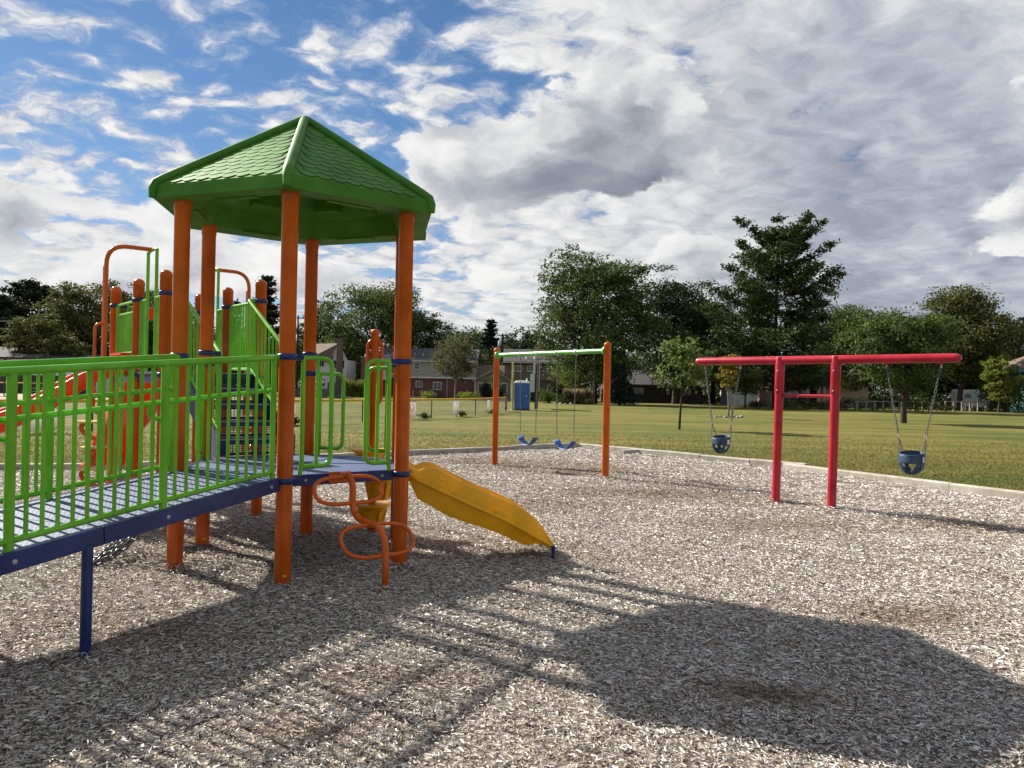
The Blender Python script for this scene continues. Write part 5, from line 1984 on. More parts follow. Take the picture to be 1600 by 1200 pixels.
def back_shade_hedge():  # dark leaves added to stand in for the deep shade under the right-hand trees
    r = np.random.default_rng(79)
    n = 9000
    x = r.uniform(22, 88, n)
    h = 2.1 + 0.5 * np.sin(x * 0.31) + 0.4 * np.sin(x * 0.83 + 1)
    C = np.stack([x, 117 + r.normal(0, 0.7, n), np.minimum(np.abs(r.normal(0, 0.6, n)) * h, h)], 1)
    me = leaves_mesh('shade_hedge', C, 0.45, LEAF['dark'], 80)
    link('shade_hedge', me, kind='stuff', label='dark leaf strip added behind the gardens on the right in place of shade')
back_shade_hedge()


def shrub(px, Y, w, h, leaf, label, name='shrub', cat='shrub', cnt=900, ls=0.16, seed=1, blades=False):
    r = np.random.default_rng(seed)
    t = thing(name, label, cat, (X_of(px, Y), Y, 0))
    ORIGIN[t.name] = (0, 0, 0)
    if blades:
        n = cnt
        a = r.uniform(0, 2 * PI, n); rad = np.sqrt(r.random(n)) * w * 0.35
        x0, y0 = rad * np.cos(a), rad * np.sin(a)
        out = r.uniform(0.1, 0.6, n) * w * 0.5
        hh = h * r.uniform(0.6, 1.05, n)
        q = np.zeros((n, 4, 3)); wd = 0.035
        q[:, 0] = np.stack([x0 - wd * np.sin(a), y0 + wd * np.cos(a), np.zeros(n)], 1)
        q[:, 1] = np.stack([x0 + wd * np.sin(a), y0 - wd * np.cos(a), np.zeros(n)], 1)
        q[:, 2] = np.stack([x0 + out * 0.5 * np.cos(a), y0 + out * 0.5 * np.sin(a), hh * 0.75], 1)
        q[:, 3] = np.stack([x0 + out * np.cos(a), y0 + out * np.sin(a), hh], 1)
        k = np.arange(n)[:, None] * 4
        ff = np.concatenate([k, k + 1, k + 2, k + 1, k + 3, k + 2], 1).ravel()
        me = np_mesh('foliage', q.reshape(-1, 3), ff, np.full(2 * n, 3), LEAF[leaf], {'tone': np.repeat(r.random(n), 4)})
    else:
        C = []
        for _ in range(12):
            u = r.normal(size=3); u /= np.linalg.norm(u)
            c = np.array([u[0] * w * 0.32, u[1] * w * 0.3, h * (0.5 + 0.30 * u[2])])
            C.append(c[None] + r.normal(size=(cnt // 12, 3)) * np.array([w * 0.13, w * 0.13, h * 0.13]))
        C = np.concatenate(C); C = C[C[:, 2] > 0.03]
        me = leaves_mesh('foliage', C, ls, LEAF[leaf], seed + 9)
    link('foliage', me, t)
    st = MB()
    rnd = random.Random(seed)
    for _ in range(5):
        limb(st, (rnd.uniform(-.1, .1), rnd.uniform(-.1, .1), -0.1), (rnd.uniform(-.3, .3) * w, rnd.uniform(-.3, .3) * w, h * 0.6), 0.03, 0.01, rnd, 0.1, 5, 3)
    st.build('stem', M['bark'], t)
    return t


for a in [
    (858, 91, 3.0, 1.75, 'mid', "round green shrub before the brown house"), (835, 94, 2.2, 1.4, 'dark', "small dark shrub left of the round green shrub"),
    (882, 88, 2.2, 1.6, 'dark', "dark leafy shrub under the yellow green tree"), (872, 92, 1.8, 3.2, 'dark', "upright dark shrub beside the brown house corner"),
]: shrub(*a, seed=int(a[0]), cnt=1300)
for i, px in enumerate((893, 905, 917)):
    shrub(px, 88.5 + 0.3 * i, 1.7, 1.75, 'straw', "tan %s clump of ornamental grass beside the utility pole" % ("leftmost", "middle", "rightmost")[i], 'ornamental_grass', 'grass clump', 600, seed=200 + i, blades=True)
for i, px in enumerate((880, 892, 905, 920)):
    shrub(px, 87.2, 1.0, 0.6, 'olive', ("low olive plant at the left end of the border", "low olive plant below the leftmost tan grass", "low olive plant below the middle tan grass", "low olive plant at the foot of the utility pole")[i], 'border_plant', 'plant', 300, 0.12, seed=210 + i)
shrub(1572, 92, 5.2, 4.6, 'mid', "tall leafy bush in front of the teal pavilion", 'tall_bush', 'bush', 4200, 0.24, seed=220)
shrub(556, 106, 2.6, 2.4, 'lime', "feathery yellow green grass clump by the brick chimney", 'ornamental_grass', 'grass clump', 700, seed=221, blades=True)
shrub(535, 112, 3.6, 1.6, 'olive', "olive shrub beneath the white gable", seed=222, cnt=900)
for i, (px, lab) in enumerate(((668, "yellow green shrub left of the birch trunk"), (738, "low yellow green shrub right of the birch trunk"), (728, "bright low shrub at the cottage corner"))):
    shrub(px, 103 + i, 2.4, 1.0, 'lime', lab, seed=230 + i, cnt=500)
for i, (px, lab) in enumerate(((757, "narrow dark evergreen left of the cottage window"), (764, "narrow dark evergreen between the cottage windows"), (782, "narrow dark evergreen at the right cottage corner"))):
    shrub(px, 103.5, 1.3, 2.5 - 0.2 * i, 'needle_dark', lab, 'evergreen_shrub', 'shrub', 900, 0.16, seed=240 + i)
GARDEN = ["low shrub under the pine, left of the left red post", "low shrub just right of the left red swing post", "low olive shrub left of the middle between the red posts", "low shrub midway between the two red swing posts",
          "low shrub just left of the right red swing post", "low olive shrub hidden by the right red swing post", "low shrub at the left end of the rail fence", "low shrub behind the rail fence's first bay",
          "low olive shrub behind the rail fence's second bay", "low shrub left of the lawn tree trunk", "low shrub right of the lawn tree trunk", "low olive shrub between the two back rail fences", "low shrub at the left end of the trailer's rail fence"]
for i, px in enumerate((1185, 1222, 1243, 1262, 1282, 1300, 1322, 1345, 1362, 1383, 1432, 1452, 1478)):
    shrub(px, 84 + (i * 7 % 5), 2.2 + 0.4 * (i % 3), 0.8 + 0.25 * (i % 4), ('dark', 'mid', 'olive')[i % 3], GARDEN[i], seed=250 + i, cnt=420)['group'] = 'garden shrubs along the far lawn edge'


# ------------------------------------------------------------------ houses and garden structures
M['siding_white'] = wall_mat("white_siding", (0.74, 0.75, 0.77), 0.22)
M['siding_grey'] = wall_mat("grey_beige_siding", (0.40, 0.375, 0.335), 0.22)
M['siding_brown'] = wall_mat("brown_siding", (0.20, 0.165, 0.13), 0.26)
M['siding_olive'] = wall_mat("olive_grey_siding", (0.24, 0.235, 0.19), 0.24)
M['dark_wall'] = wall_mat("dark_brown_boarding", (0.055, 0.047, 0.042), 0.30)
M['brick_red'] = wall_mat("red_brick", (0.17, 0.055, 0.044), brick=True, mortar=(0.16, 0.13, 0.12))
M['brick_brown'] = wall_mat("brown_brick", (0.15, 0.098, 0.078), brick=True, mortar=(0.15, 0.13, 0.11))
M['brick_pink'] = wall_mat("pinkish_brick", (0.50, 0.30, 0.22), brick=True, mortar=(0.45, 0.40, 0.36))
M['cream'] = wall_mat("cream_render", (0.52, 0.42, 0.28))
M['roof_grey'] = roof_mat("grey_shingle_roof", (0.085, 0.082, 0.082))
M['roof_dark'] = roof_mat("dark_shingle_roof", (0.085, 0.085, 0.095))
M['roof_brown'] = roof_mat("brown_shingle_roof", (0.16, 0.120, 0.095))


def window(parent, x, y, z, w, h, depth=0.09, mull=1, rows=1, mat='trim'):
    """frame standing proud of a wall whose face is at y, with panes of glass behind bars."""
    f = MB(); t = 0.09
    f.box((x, y - depth / 2, z + h / 2 - t / 2), (w, depth, t)); f.box((x, y - depth / 2, z - h / 2 + t / 2), (w, depth, t))
    for s in (-1, 1): f.box((x + s * (w / 2 - t / 2), y - depth / 2, z), (t, depth, h - 2 * t))
    for k in range(1, mull + 1): f.box((x - w / 2 + w * k / (mull + 1), y - depth / 2 + 0.01, z), (0.06, depth - 0.02, h - 2 * t))
    for k in range(1, rows): f.box((x, y - depth / 2 + 0.01, z - h / 2 + h * k / rows), (w - 2 * t, depth - 0.03, 0.05))
    o = f.build('window', M[mat], parent)
    for k in range(mull + 1):
        pw = (w - 2 * t) / (mull + 1)
        MB().box((x - w / 2 + t + pw * (k + 0.5), y - 0.02, z), (pw - 0.05, 0.02, h - 2 * t - 0.01)).build('pane', M['glass'], o)
    return o


def gable_roof(parent, x0, x1, y0, y1, ze, zr, over, mat, along='x', th=0.16, name='roof'):
    mb = MB()
    if along == 'x':
        ym = (y0 + y1) / 2
        k = (zr - ze) / (ym - y0)
        pts = [(y0 - over, ze - over * k), (ym, zr), (y1 + over, ze - over * k), (y1 + over, ze - over * k - th), (ym, zr - th), (y0 - over, ze - over * k - th)]
        a = [(x0 - over, p[0], p[1]) for p in pts]; b = [(x1 + over, p[0], p[1]) for p in pts]
    else:
        xm = (x0 + x1) / 2
        k = (zr - ze) / (xm - x0)
        pts = [(x0 - over, ze - over * k), (xm, zr), (x1 + over, ze - over * k), (x1 + over, ze - over * k - th), (xm, zr - th), (x0 - over, ze - over * k - th)]
        a = [(p[0], y0 - over, p[1]) for p in pts]; b = [(p[0], y1 + over, p[1]) for p in pts]
    fs = [(i, (i + 1) % 6, 6 + (i + 1) % 6, 6 + i) for i in range(6)]
    fs += [(0, 5, 4, 1), (1, 4, 3, 2), (6, 7, 10, 11), (7, 8, 9, 10)]
    mb.add(a + b, fs)
    return mb.build(name, M[mat], parent)


def gable_wall(x0, x1, y, ze, zr, th=0.2, along='y'):
    """triangle that closes a gable, facing -y (along y) or -x."""
    xm = (x0 + x1) / 2
    v = [(x0, y, ze), (x1, y, ze), (xm, y, zr), (x0, y + th, ze), (x1, y + th, ze), (xm, y + th, zr)]
    return MB().add(v, [(0, 1, 2), (5, 4, 3), (0, 3, 4, 1), (1, 4, 5, 2), (2, 5, 3, 0)])


def vent_pipe(parent, x, y, z, h=0.5):
    MB().lathe((x, y, z - 0.2), [(0.16, 0), (0.10, 0.28), (0.06, 0.3), (0.06, 0.2 + h), (0.0, 0.2 + h)], 10).build('roof_vent', M['steel'], parent)


def house_two_storey():
    Y = 116.0
    x0, x1 = X_of(598, Y), X_of(742, Y)
    t = thing('house', "two storey house with grey siding above red brick behind the birch", 'house', ((x0 + x1) / 2, Y + 4, 0))
    MB().box(((x0 + x1) / 2, Y + 4, 1.45), (x1 - x0, 8, 2.9)).build('brick_wall', M['brick_red'], t)
    MB().box(((x0 + x1) / 2, Y + 3.95, 4.25), (x1 - x0 + 0.3, 8.3, 2.7)).build('upper_wall', M['siding_grey'], t)
    MB().box(((x0 + x1) / 2, Y - 0.23, 2.93), (x1 - x0 + 0.32, 0.06, 0.22)).build('trim_board', M['trim'], t)
    rf = gable_roof(t, x0, x1, Y - 0.1, Y + 8, 5.55, 7.35, 0.45, 'roof_dark')
    for k, px in enumerate((646, 659)): vent_pipe(rf, X_of(px, Y), Y + 1.2, 6.05)
    MB().bar((x0 - 0.4, Y - 0.62, 5.28), (x1 + 0.4, Y - 0.62, 5.28), 0.12, 0.14).build('gutter', M['trim'], t)
    for px, z, w, h, m_, r_ in ((651.5, 4.55, 0.95, 1.05, 0, 2), (680, 4.55, 0.95, 1.05, 0, 2), (655, 1.95, 0.95, 0.95, 1, 1), (683.5, 1.75, 1.25, 1.15, 1, 1), (612, 4.55, 0.95, 1.05, 0, 2), (718, 4.55, 0.95, 1.05, 0, 2)):
        window(t, X_of(px, Y), Y - 0.2 if z > 3 else Y, z, w, h, mull=m_, rows=r_)
    dp = MB(); dx = X_of(699, Y); dp.tube([(dx, Y - 0.3, 2.9), (dx, Y - 0.1, 2.7), (dx, Y - 0.1, 0.1)], 0.05, 8); dp.build('downpipe', M['trim'], t)
    rl = MB()
    for px in (596, 646, 660): rl.box((X_of(px, Y - 4), Y - 4, 0.55), (0.09, 0.09, 1.1))
    rl2 = thing('garden_posts', "short pinkish garden posts and border in front of the brick house", 'posts', (X_of(640, Y - 4), Y - 4, 0))
    for px in (596, 646, 660): MB().box((X_of(px, Y - 4), Y - 4, 0.5), (0.14, 0.14, 1.2)).build('post', M['brick_pink'], rl2)
    MB().box((X_of(628, Y - 4), Y - 4, 0.12), (6.2, 0.16, 0.2)).build('border', M['brick_pink'], rl2)
    ac = thing('air_conditioner', "grey air conditioning unit standing against the brick house", 'air conditioner', (X_of(681, Y - 1.2), Y - 1.2, 0))
    MB().box((X_of(681, Y - 1.2), Y - 1.2, 0.42), (0.95, 0.8, 0.84)).build('casing', M['fence_wood'], ac, bevel=0.05)
    MB().lathe((X_of(681, Y - 1.2), Y - 1.2, 0.84), [(0.38, 0), (0.38, 0.04), (0.3, 0.05), (0.0, 0.05)], 16).build('fan_cover', M['black'], ac)


def house_gable_cottage():
    Y = 108.0
    x0, x1 = X_of(742, Y), X_of(799, Y)
    t = thing('cottage', "olive grey gabled sunroom cottage with white framed windows left of the brown house", 'house', ((x0 + x1) / 2, Y + 3, 0))
    MB().box(((x0 + x1) / 2, Y + 3, 1.35), (x1 - x0, 6, 2.7)).build('wall', M['siding_olive'], t)
    gable_wall(x0, x1, Y, 2.7, 4.0).build('gable', M['siding_olive'], t)
    rf = gable_roof(t, x0, x1, Y, Y + 6, 2.72, 4.1, 0.3, 'roof_brown', along='y')
    for sg in (-1, 1):
        xm = (x0 + x1) / 2
        MB().bar((xm + sg * ((x1 - x0) / 2 + 0.32), Y - 0.33, 2.48), (xm, Y - 0.33, 4.0), 0.06, 0.16, up=(0, 1, 0)).build('barge_board', M['trim'], t)
    window(t, X_of(758, Y), Y, 1.55, 1.9, 1.5, mull=1)
    window(t, X_of(788, Y), Y, 1.55, 0.9, 1.5, mull=0)
    # half round light in the gable
    xm = (x0 + x1) / 2 + 0.2
    arc = [(xm + 0.55 * math.cos(a), Y - 0.05, 2.95 + 0.5 * math.sin(a)) for a in [PI * k / 10 for k in range(11)]]
    wn = MB().tube(arc + [arc[0]], 0.06, 6, caps=False).build('arched_window', M['trim'], t)
    MB().add([(p[0], Y - 0.02, p[2]) for p in arc] + [(p[0], Y - 0.001, p[2]) for p in arc], [tuple(reversed(range(11))), tuple(range(11, 22))]).build('pane', M['glass'], wn)
    for x in (x0 + 0.05, x1 - 0.05): MB().box((x, Y - 0.03, 1.35), (0.14, 0.1, 2.7)).build('corner_board', M['trim'], t)
    # the ridge of the house behind it
    h = thing('house', "low brown roofed house wing behind the gabled cottage", 'house', (X_of(770, 118), 120, 0))
    a0, a1 = X_of(738, 116), X_of(800, 116)
    MB().box(((a0 + a1) / 2, 119, 1.5), (a1 - a0, 5.6, 3.0)).build('wall', M['siding_brown'], h)
    gable_roof(h, a0, a1, 116.2, 121.8, 3.0, 5.0, 0.3, 'roof_brown')


def house_brown():
    Y = 110.0
    x0, x1 = X_of(790, Y), X_of(884, Y)
    t = thing('house', "brown two storey house with brick ground floor behind the blue portable toilet", 'house', ((x0 + x1) / 2, Y + 4, 0))
    MB().box(((x0 + x1) / 2, Y + 4, 1.4), (x1 - x0, 8, 2.8)).build('brick_wall', M['brick_brown'], t)
    MB().box(((x0 + x1) / 2, Y + 3.95, 4.05), (x1 - x0 + 0.3, 8.3, 2.5)).build('upper_wall', M['siding_brown'], t)
    rf = gable_roof(t, x0, x1, Y - 0.1, Y + 8, 5.3, 7.2, 0.4, 'roof_grey')
    for px in (822, 835): vent_pipe(rf, X_of(px, Y), Y + 1.0, 5.75, 0.4)
    MB().bar((x0 - 0.4, Y - 0.58, 5.02), (x1 + 0.4, Y - 0.58, 5.02), 0.12, 0.14).build('gutter', M['dark_wood'], t)
    for px, z, w, h, m_ in ((809.5, 4.35, 1.05, 0.85, 1), (828.5, 4.35, 0.85, 0.85, 1), (861, 4.3, 1.05, 0.85, 1), (862, 1.65, 1.2, 0.95, 1), (828, 1.7, 0.8, 1.2, 0), (808, 1.6, 1.6, 1.3, 1)):
        window(t, X_of(px, Y), Y - 0.2 if z > 3 else Y, z, w, h, mull=m_, mat='trim')
    dx = x1 - 0.1
    MB().tube([(dx, Y - 0.1, 2.7), (dx, Y - 0.1, 0.1)], 0.05, 8).build('downpipe', M['trim'], t)


def house_dark():
    Y = 108.0
    x0, x1 = X_of(948, Y), X_of(1098, Y)
    t = thing('house', "long low dark brown house in deep shade beneath the trees", 'house', ((x0 + x1) / 2, Y + 4, 0))
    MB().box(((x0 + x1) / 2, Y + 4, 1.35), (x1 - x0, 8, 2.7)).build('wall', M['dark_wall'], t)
    gable_roof(t, x0, x1, Y, Y + 8, 2.75, 4.5, 0.6, 'roof_grey')
    for px, w in ((998, 1.6), (1040, 1.4), (1075, 1.2)):
        window(t, X_of(px, Y), Y, 1.6, w, 1.1, mull=1, mat='dark_wood')
    c = thing('carport', "small pale edged canopy on posts left of the dark house", 'carport', (X_of(924, 100), 100, 0))
    a, b = X_of(909, 100), X_of(946, 100)
    MB().add([(a, 98, 2.35), (b, 98, 3.0), (b, 103, 3.0), (a, 103, 2.35), (a, 98, 2.23), (b, 98, 2.88), (b, 103, 2.88), (a, 103, 2.23)],
             [(0, 1, 2, 3), (7, 6, 5, 4), (0, 4, 5, 1), (1, 5, 6, 2), (2, 6, 7, 3), (3, 7, 4, 0)]).build('roof', M['roof_grey'], c)
    for x in (a + 0.9, b - 0.3): MB().box((x, 98.3, 1.2), (0.14, 0.14, 2.4)).build('post', M['trim'], c)


def house_brick_right():
    Y = 106.0
    x0, x1 = X_of(1206, Y), X_of(1352, Y)
    t = thing('house', "pinkish brick house with porch seen between the red swing posts", 'house', ((x0 + x1) / 2, Y + 4, 0))
    MB().box(((x0 + x1) / 2, Y + 4, 1.4), (x1 - x0, 8, 2.8)).build('wall', M['brick_pink'], t)
    gable_roof(t, x0, x1, Y, Y + 8, 2.85, 4.6, 0.5, 'roof_grey')
    g0, g1 = X_of(1308, Y - 0.8), X_of(1356, Y - 0.8)
    MB().box(((g0 + g1) / 2, Y + 2, 1.4), (g1 - g0, 6, 2.8)).build('wing_wall', M['cream'], t)
    gable_wall(g0, g1, Y - 1.0, 2.8, 5.2).build('gable', M['cream'], t)
    gable_roof(t, g0, g1, Y - 1.0, Y + 5, 2.8, 5.3, 0.35, 'roof_grey', along='y', name='wing_roof')
    xm = (g0 + g1) / 2
    for sg in (-1, 1):
        MB().bar((xm + sg * ((g1 - g0) / 2 + 0.37), Y - 1.38, 2.4), (xm, Y - 1.38, 5.2), 0.06, 0.2, up=(0, 1, 0)).build('barge_board', M['trim'], t)
    for k, px in enumerate((1228, 1240, 1252)):
        window(t, X_of(px, Y), Y, 1.55, 0.95, 1.7, mull=0)
    MB().box((X_of(1240, Y), Y - 0.10, 2.55), (3.4, 0.2, 0.35)).build('fascia', M['trim'], t)
    for px in (1262, 1279, 1288): MB().box((X_of(px, Y - 1.5), Y - 1.5, 1.3), (0.35, 0.35, 2.6)).build('porch_pillar', M['brick_pink'], t)
    MB().box((X_of(1276, Y - 1.0), Y - 0.9, 2.68), (3.4, 1.9, 0.16)).build('porch_roof', M['roof_dark'], t)
    MB().box((X_of(1271, Y), Y - 0.03, 1.1), (0.95, 0.08, 2.1)).build('door', M['dark_wood'], t)
    w = thing('garage', "low white garage wall under the pine left of the brick house", 'garage', (X_of(1158, 110), 111, 0))
    a, b = X_of(1138, 108), X_of(1184, 108)
    MB().box(((a + b) / 2, 110, 1.2), (b - a, 4, 2.4)).build('wall', M['siding_white'], w)
    gable_roof(w, a, b, 108, 112, 2.4, 3.4, 0.3, 'roof_dark')
    dr = MB()
    MB().box(((a + b) / 2, 107.97, 1.05), (2.6, 0.06, 2.1)).build('garage_door', M['trim'], w)
    window(w, X_of(1180, 108), 108, 1.7, 0.8, 0.9, mull=0)


def house_ranch_left():
    Y = 88.0
    x0, x1 = X_of(-70, Y), X_of(140, Y)
    base = 1.3
    t = thing('house', "long white sided ranch house with low grey hip roof at the left", 'house', ((x0 + x1) / 2, Y + 5, 0))
    MB().box(((x0 + x1) / 2, Y + 5, 1.95), (x1 - x0, 10, 3.9)).build('wall', M['siding_white'], t)
    ze, zr, ov = 3.95, 5.25, 0.55
    rx0, rx1 = X_of(52, Y + 5), X_of(84, Y + 5)
    a = [(x0 - ov, Y - ov, ze), (x1 + ov, Y - ov, ze), (x1 + ov, Y + 10 + ov, ze), (x0 - ov, Y + 10 + ov, ze), (rx0 - 4.5, Y + 5, zr), (rx1 + 0.3, Y + 5, zr)]
    low = [(p[0], p[1], p[2] - 0.16) for p in a[:4]]
    mb = MB().add(a + low, [(0, 1, 5, 4), (1, 2, 5), (2, 3, 4, 5), (3, 0, 4), (6, 7, 1, 0), (7, 8, 2, 1), (8, 9, 3, 2), (9, 6, 0, 3), (9, 8, 7, 6)])
    rf = mb.build('roof', M['roof_grey'], t)
    MB().bar((x0 - ov, Y - ov - 0.05, ze - 0.14), (x1 + ov, Y - ov - 0.05, ze - 0.14), 0.1, 0.18).build('gutter', M['dark_wood'], t)
    for px, yy in ((60, 4.6), (76, 4.6)): MB().box((X_of(px, Y + 4), Y + 4.0, 5.16), (0.6, 0.5, 0.22)).build('roof_vent', M['dark_wood'], rf)
    vent_pipe(rf, X_of(66, Y), Y + 1.0, 4.35, 0.35)
    MB().lathe((X_of(88, Y + 5), Y + 5, zr - 0.1), [(0.1, 0), (0.1, 0.3), (0.2, 0.32), (0.2, 0.45), (0, 0.5)], 10).build('turbine_vent', M['steel'], rf)
    for px, w, m_ in ((3, 1.0, 0), (12, 0.9, 0), (48, 0.75, 0), (53.5, 0.6, 0), (74, 0.65, 1), (-30, 1.2, 1)):
        window(t, X_of(px, Y), Y, 3.25, w, 0.9, mull=m_)
    for px in (118,): MB().box((X_of(px, Y + 9), Y + 9, 4.6), (0.9, 0.7, 1.5)).build('chimney', M['brick_brown'], t)


def house_white_gable():
    Y = 114.0
    x0, x1 = X_of(482, Y), X_of(541, Y)
    t = thing('house', "white sided house with a dark brick chimney against its gable end", 'house', ((x0 + x1) / 2, Y + 3.5, 0))
    gx = X_of(517, Y)
    MB().box(((x0 + x1) / 2, Y + 3.5, 2.6), (x1 - x0, 7, 5.2)).build('wall', M['siding_white'], t)
    gable_wall(gx, x1, Y - 0.12, 5.2, 7.4).build('gable', M['siding_white'], t)
    MB().box(((gx + x1) / 2, Y - 0.06, 2.6), (x1 - gx, 0.12, 5.2)).build('gable_wall', M['siding_white'], t)
    MB().add([(x0 - 0.3, Y - 0.4, 5.0), (gx + 0.1, Y - 0.4, 5.0), ((gx + x1) / 2 - 0.1, Y + 0.1, 7.55), (x0 - 0.3, Y + 3.5, 7.55), (x0 - 0.3, Y - 0.4, 4.85), (gx + 0.1, Y - 0.4, 4.85), ((gx + x1) / 2 - 0.1, Y + 0.1, 7.4), (x0 - 0.3, Y + 3.5, 7.4)],
             [(0, 1, 2, 3), (7, 6, 5, 4), (0, 4, 5, 1), (1, 5, 6, 2), (3, 7, 4, 0), (2, 6, 7, 3)]).build('roof', M['roof_brown'], t)
    xm = (gx + x1) / 2
    for sg in (-1, 1): MB().bar((xm + sg * ((x1 - gx) / 2 + 0.15), Y - 0.18, 5.05), (xm, Y - 0.18, 7.45), 0.08, 0.15, up=(0, 1, 0)).build('barge_board', M['trim'], t)
    MB().box((X_of(530, Y - 0.6), Y - 0.55, 4.1), (0.75, 0.8, 8.2)).build('chimney', M['brick_brown'], t)
    for px in (523, 536): window(t, X_of(px, Y), Y - 0.12, 4.55, 0.35, 1.0, mull=0, mat='dark_wood')
    window(t, X_of(502, Y), Y, 4.6, 0.9, 1.0, mull=1)
    window(t, X_of(500, Y), Y, 1.9, 1.6, 1.2, mull=1)
    s = thing('house', "small house with a square brick chimney and white porch post right of the grey fence", 'house', (X_of(590, 112), 115, 0))
    a, b = X_of(568, 112), X_of(606, 112)
    MB().box(((a + b) / 2, 115, 1.3), (b - a, 5.5, 2.6)).build('wall', M['brick_red'], s)
    gable_roof(s, a, b, 112.3, 117.7, 2.65, 4.3, 0.5, 'roof_dark')
    ch = MB().box((X_of(571, 111.6), 111.6, 2.75), (1.15, 0.9, 5.5)).build('chimney', M['brick_red'], s)
    MB().box((X_of(571, 111.6), 111.6, 5.56), (1.3, 1.05, 0.12)).build('chimney_cap', M['concrete'], ch)
    MB().lathe((X_of(571, 111.6), 111.6, 5.6), [(0.16, 0), (0.14, 0.4), (0, 0.4)], 10).build('chimney_pot', M['concrete'], ch)
    MB().box((X_of(576, 110.6), 110.6, 1.25), (0.14, 0.14, 2.5)).build('porch_post', M['trim'], s)
    MB().box((X_of(586, 111), 111.2, 2.55), (2.6, 1.6, 0.2)).build('porch_roof', M['trim'], s)


for f in (house_two_storey, house_gable_cottage, house_brown, house_dark, house_brick_right, house_ranch_left, house_white_gable): f()


def pavilion():
    Y = 97.0
    x = X_of(1606, Y)
    t = thing('pavilion', "teal pavilion with a brown pyramid roof at the right edge", 'pavilion', (x, Y, 0))
    r = 3.3
    ze, zr = 5.15, 6.9
    base = [(x - r, Y - r, ze), (x + r, Y - r, ze), (x + r, Y + r, ze), (x - r, Y + r, ze)]
    low = [(p[0], p[1], ze - 0.12) for p in base]
    MB().add(base + low + [(x, Y, zr)], [(0, 1, 8), (1, 2, 8), (2, 3, 8), (3, 0, 8), (7, 6, 5, 4)] + [(i, 4 + i, 4 + (i + 1) % 4, (i + 1) % 4) for i in range(4)]).build('roof', M['roof_brown'], t)
    f = MB()
    for i in range(4):
        a, b = V(base[i]), V(base[(i + 1) % 4]); f.bar(a - Z * 0.30, b - Z * 0.30, 0.08, 0.32)
    f.build('fascia', M['teal'], t)
    for i in range(4):
        MB().box((x + (r - 0.5) * (1 if i in (1, 2) else -1), Y + (r - 0.5) * (1 if i > 1 else -1), ze / 2), (0.22, 0.22, ze)).build('post', M['teal'], t)
    MB().box((x + 0.6, Y + 0.4, 2.3), (4.2, 4.2, 4.6)).build('wall', M['teal'], t)
    MB().tube([(x, Y, zr - 0.1), (x, Y, zr + 0.9)], 0.05, 8).build('finial', M['dark_wood'], t)
pavilion()


def trailer():
    Y = 101.0
    x = X_of(1520, Y)
    t = thing('trailer', "white camping trailer parked under the trees behind the low rail", 'trailer', (x, Y, 0))
    MB().box((x, Y, 1.45), (4.3, 2.2, 2.2)).build('body', M['white'], t, bevel=0.18)
    for dx in (-1.2, 0.4): window(t, x + dx, Y - 1.1, 1.8, 0.8, 0.6, mull=0, mat='grey_plastic')
    d = MB().box((x + 1.4, Y - 1.12, 1.35), (0.7, 0.06, 1.8)).build('door', M['grey_plastic'], t)
    for dx in (-0.4, 0.45):
        MB().lathe((x + dx, Y - 0.95, 0.34), [(0.30, 0), (0.34, 0.03), (0.34, 0.19), (0.30, 0.22)], 16, (0, 1, 0)).build('wheel', M['black'], t)
    MB().bar((x - 2.1, Y, 0.5), (x - 3.1, Y, 0.45), 0.1, 0.1).build('drawbar', M['black'], t)
trailer()


# ------------------------------------------------------------------ ball field
def fence_run(pts, h, t_root, post_every=3.05, mesh=0.075, cap=True, cap_mat='yellow_cap', posts_mat='wire'):
    """chain-link: posts, top cap, woven diagonals between."""
    P_ = chain_points([V(x, y, 0) for x, y in pts], post_every)
    for p in P_: MB().tube([V(p.x, p.y, -0.05), V(p.x, p.y, h - 0.01)], 0.026, 8).build('post', M[posts_mat], t_root)
    for a, b in zip(P_[:-1], P_[1:]):
        if cap:
            c = MB(); mid = a.lerp(b, 0.5)
            c.tube([V(a.x, a.y, h), V(mid.x, mid.y, h - 0.012), V(b.x, b.y, h)], 0.052, 8)
            c.build('cap', M[cap_mat], t_root)
    w = MB()
    r = 0.0018
    for a, b in zip(P_[:-1], P_[1:]):
        d = b - a; ln = d.length; u = d / ln; nn = Z.cross(u)
        hh = h - 0.06; z0 = 0.04; H_ = hh - z0
        k = 0
        s = -H_
        while s < ln:
            for sg in (1, -1):
                s0, s1 = (s, s + H_)
                za, zb_ = (z0, hh) if sg > 0 else (hh, z0)
                c0, c1 = max(0.0, s0), min(ln, s1)
                if c1 > c0 + 0.02:
                    f0, f1 = (c0 - s0) / H_, (c1 - s0) / H_
                    p = a + u * c0 + Z * (za + (zb_ - za) * f0); q = a + u * c1 + Z * (za + (zb_ - za) * f1)
                    ax = (q - p).normalized(); bx = nn; cx = ax.cross(bx)
                    vs = []
                    for e in (p, q):
                        for ang in (0, 2.094, 4.189): vs.append(e + bx * (r * math.cos(ang)) + cx * (r * math.sin(ang)))
                    w.add(vs, [(0, 1, 4, 3), (1, 2, 5, 4), (2, 0, 3, 5)])
            s += mesh
    o = w.build('wire_mesh', M['wire'], t_root); o['kind'] = 'stuff'


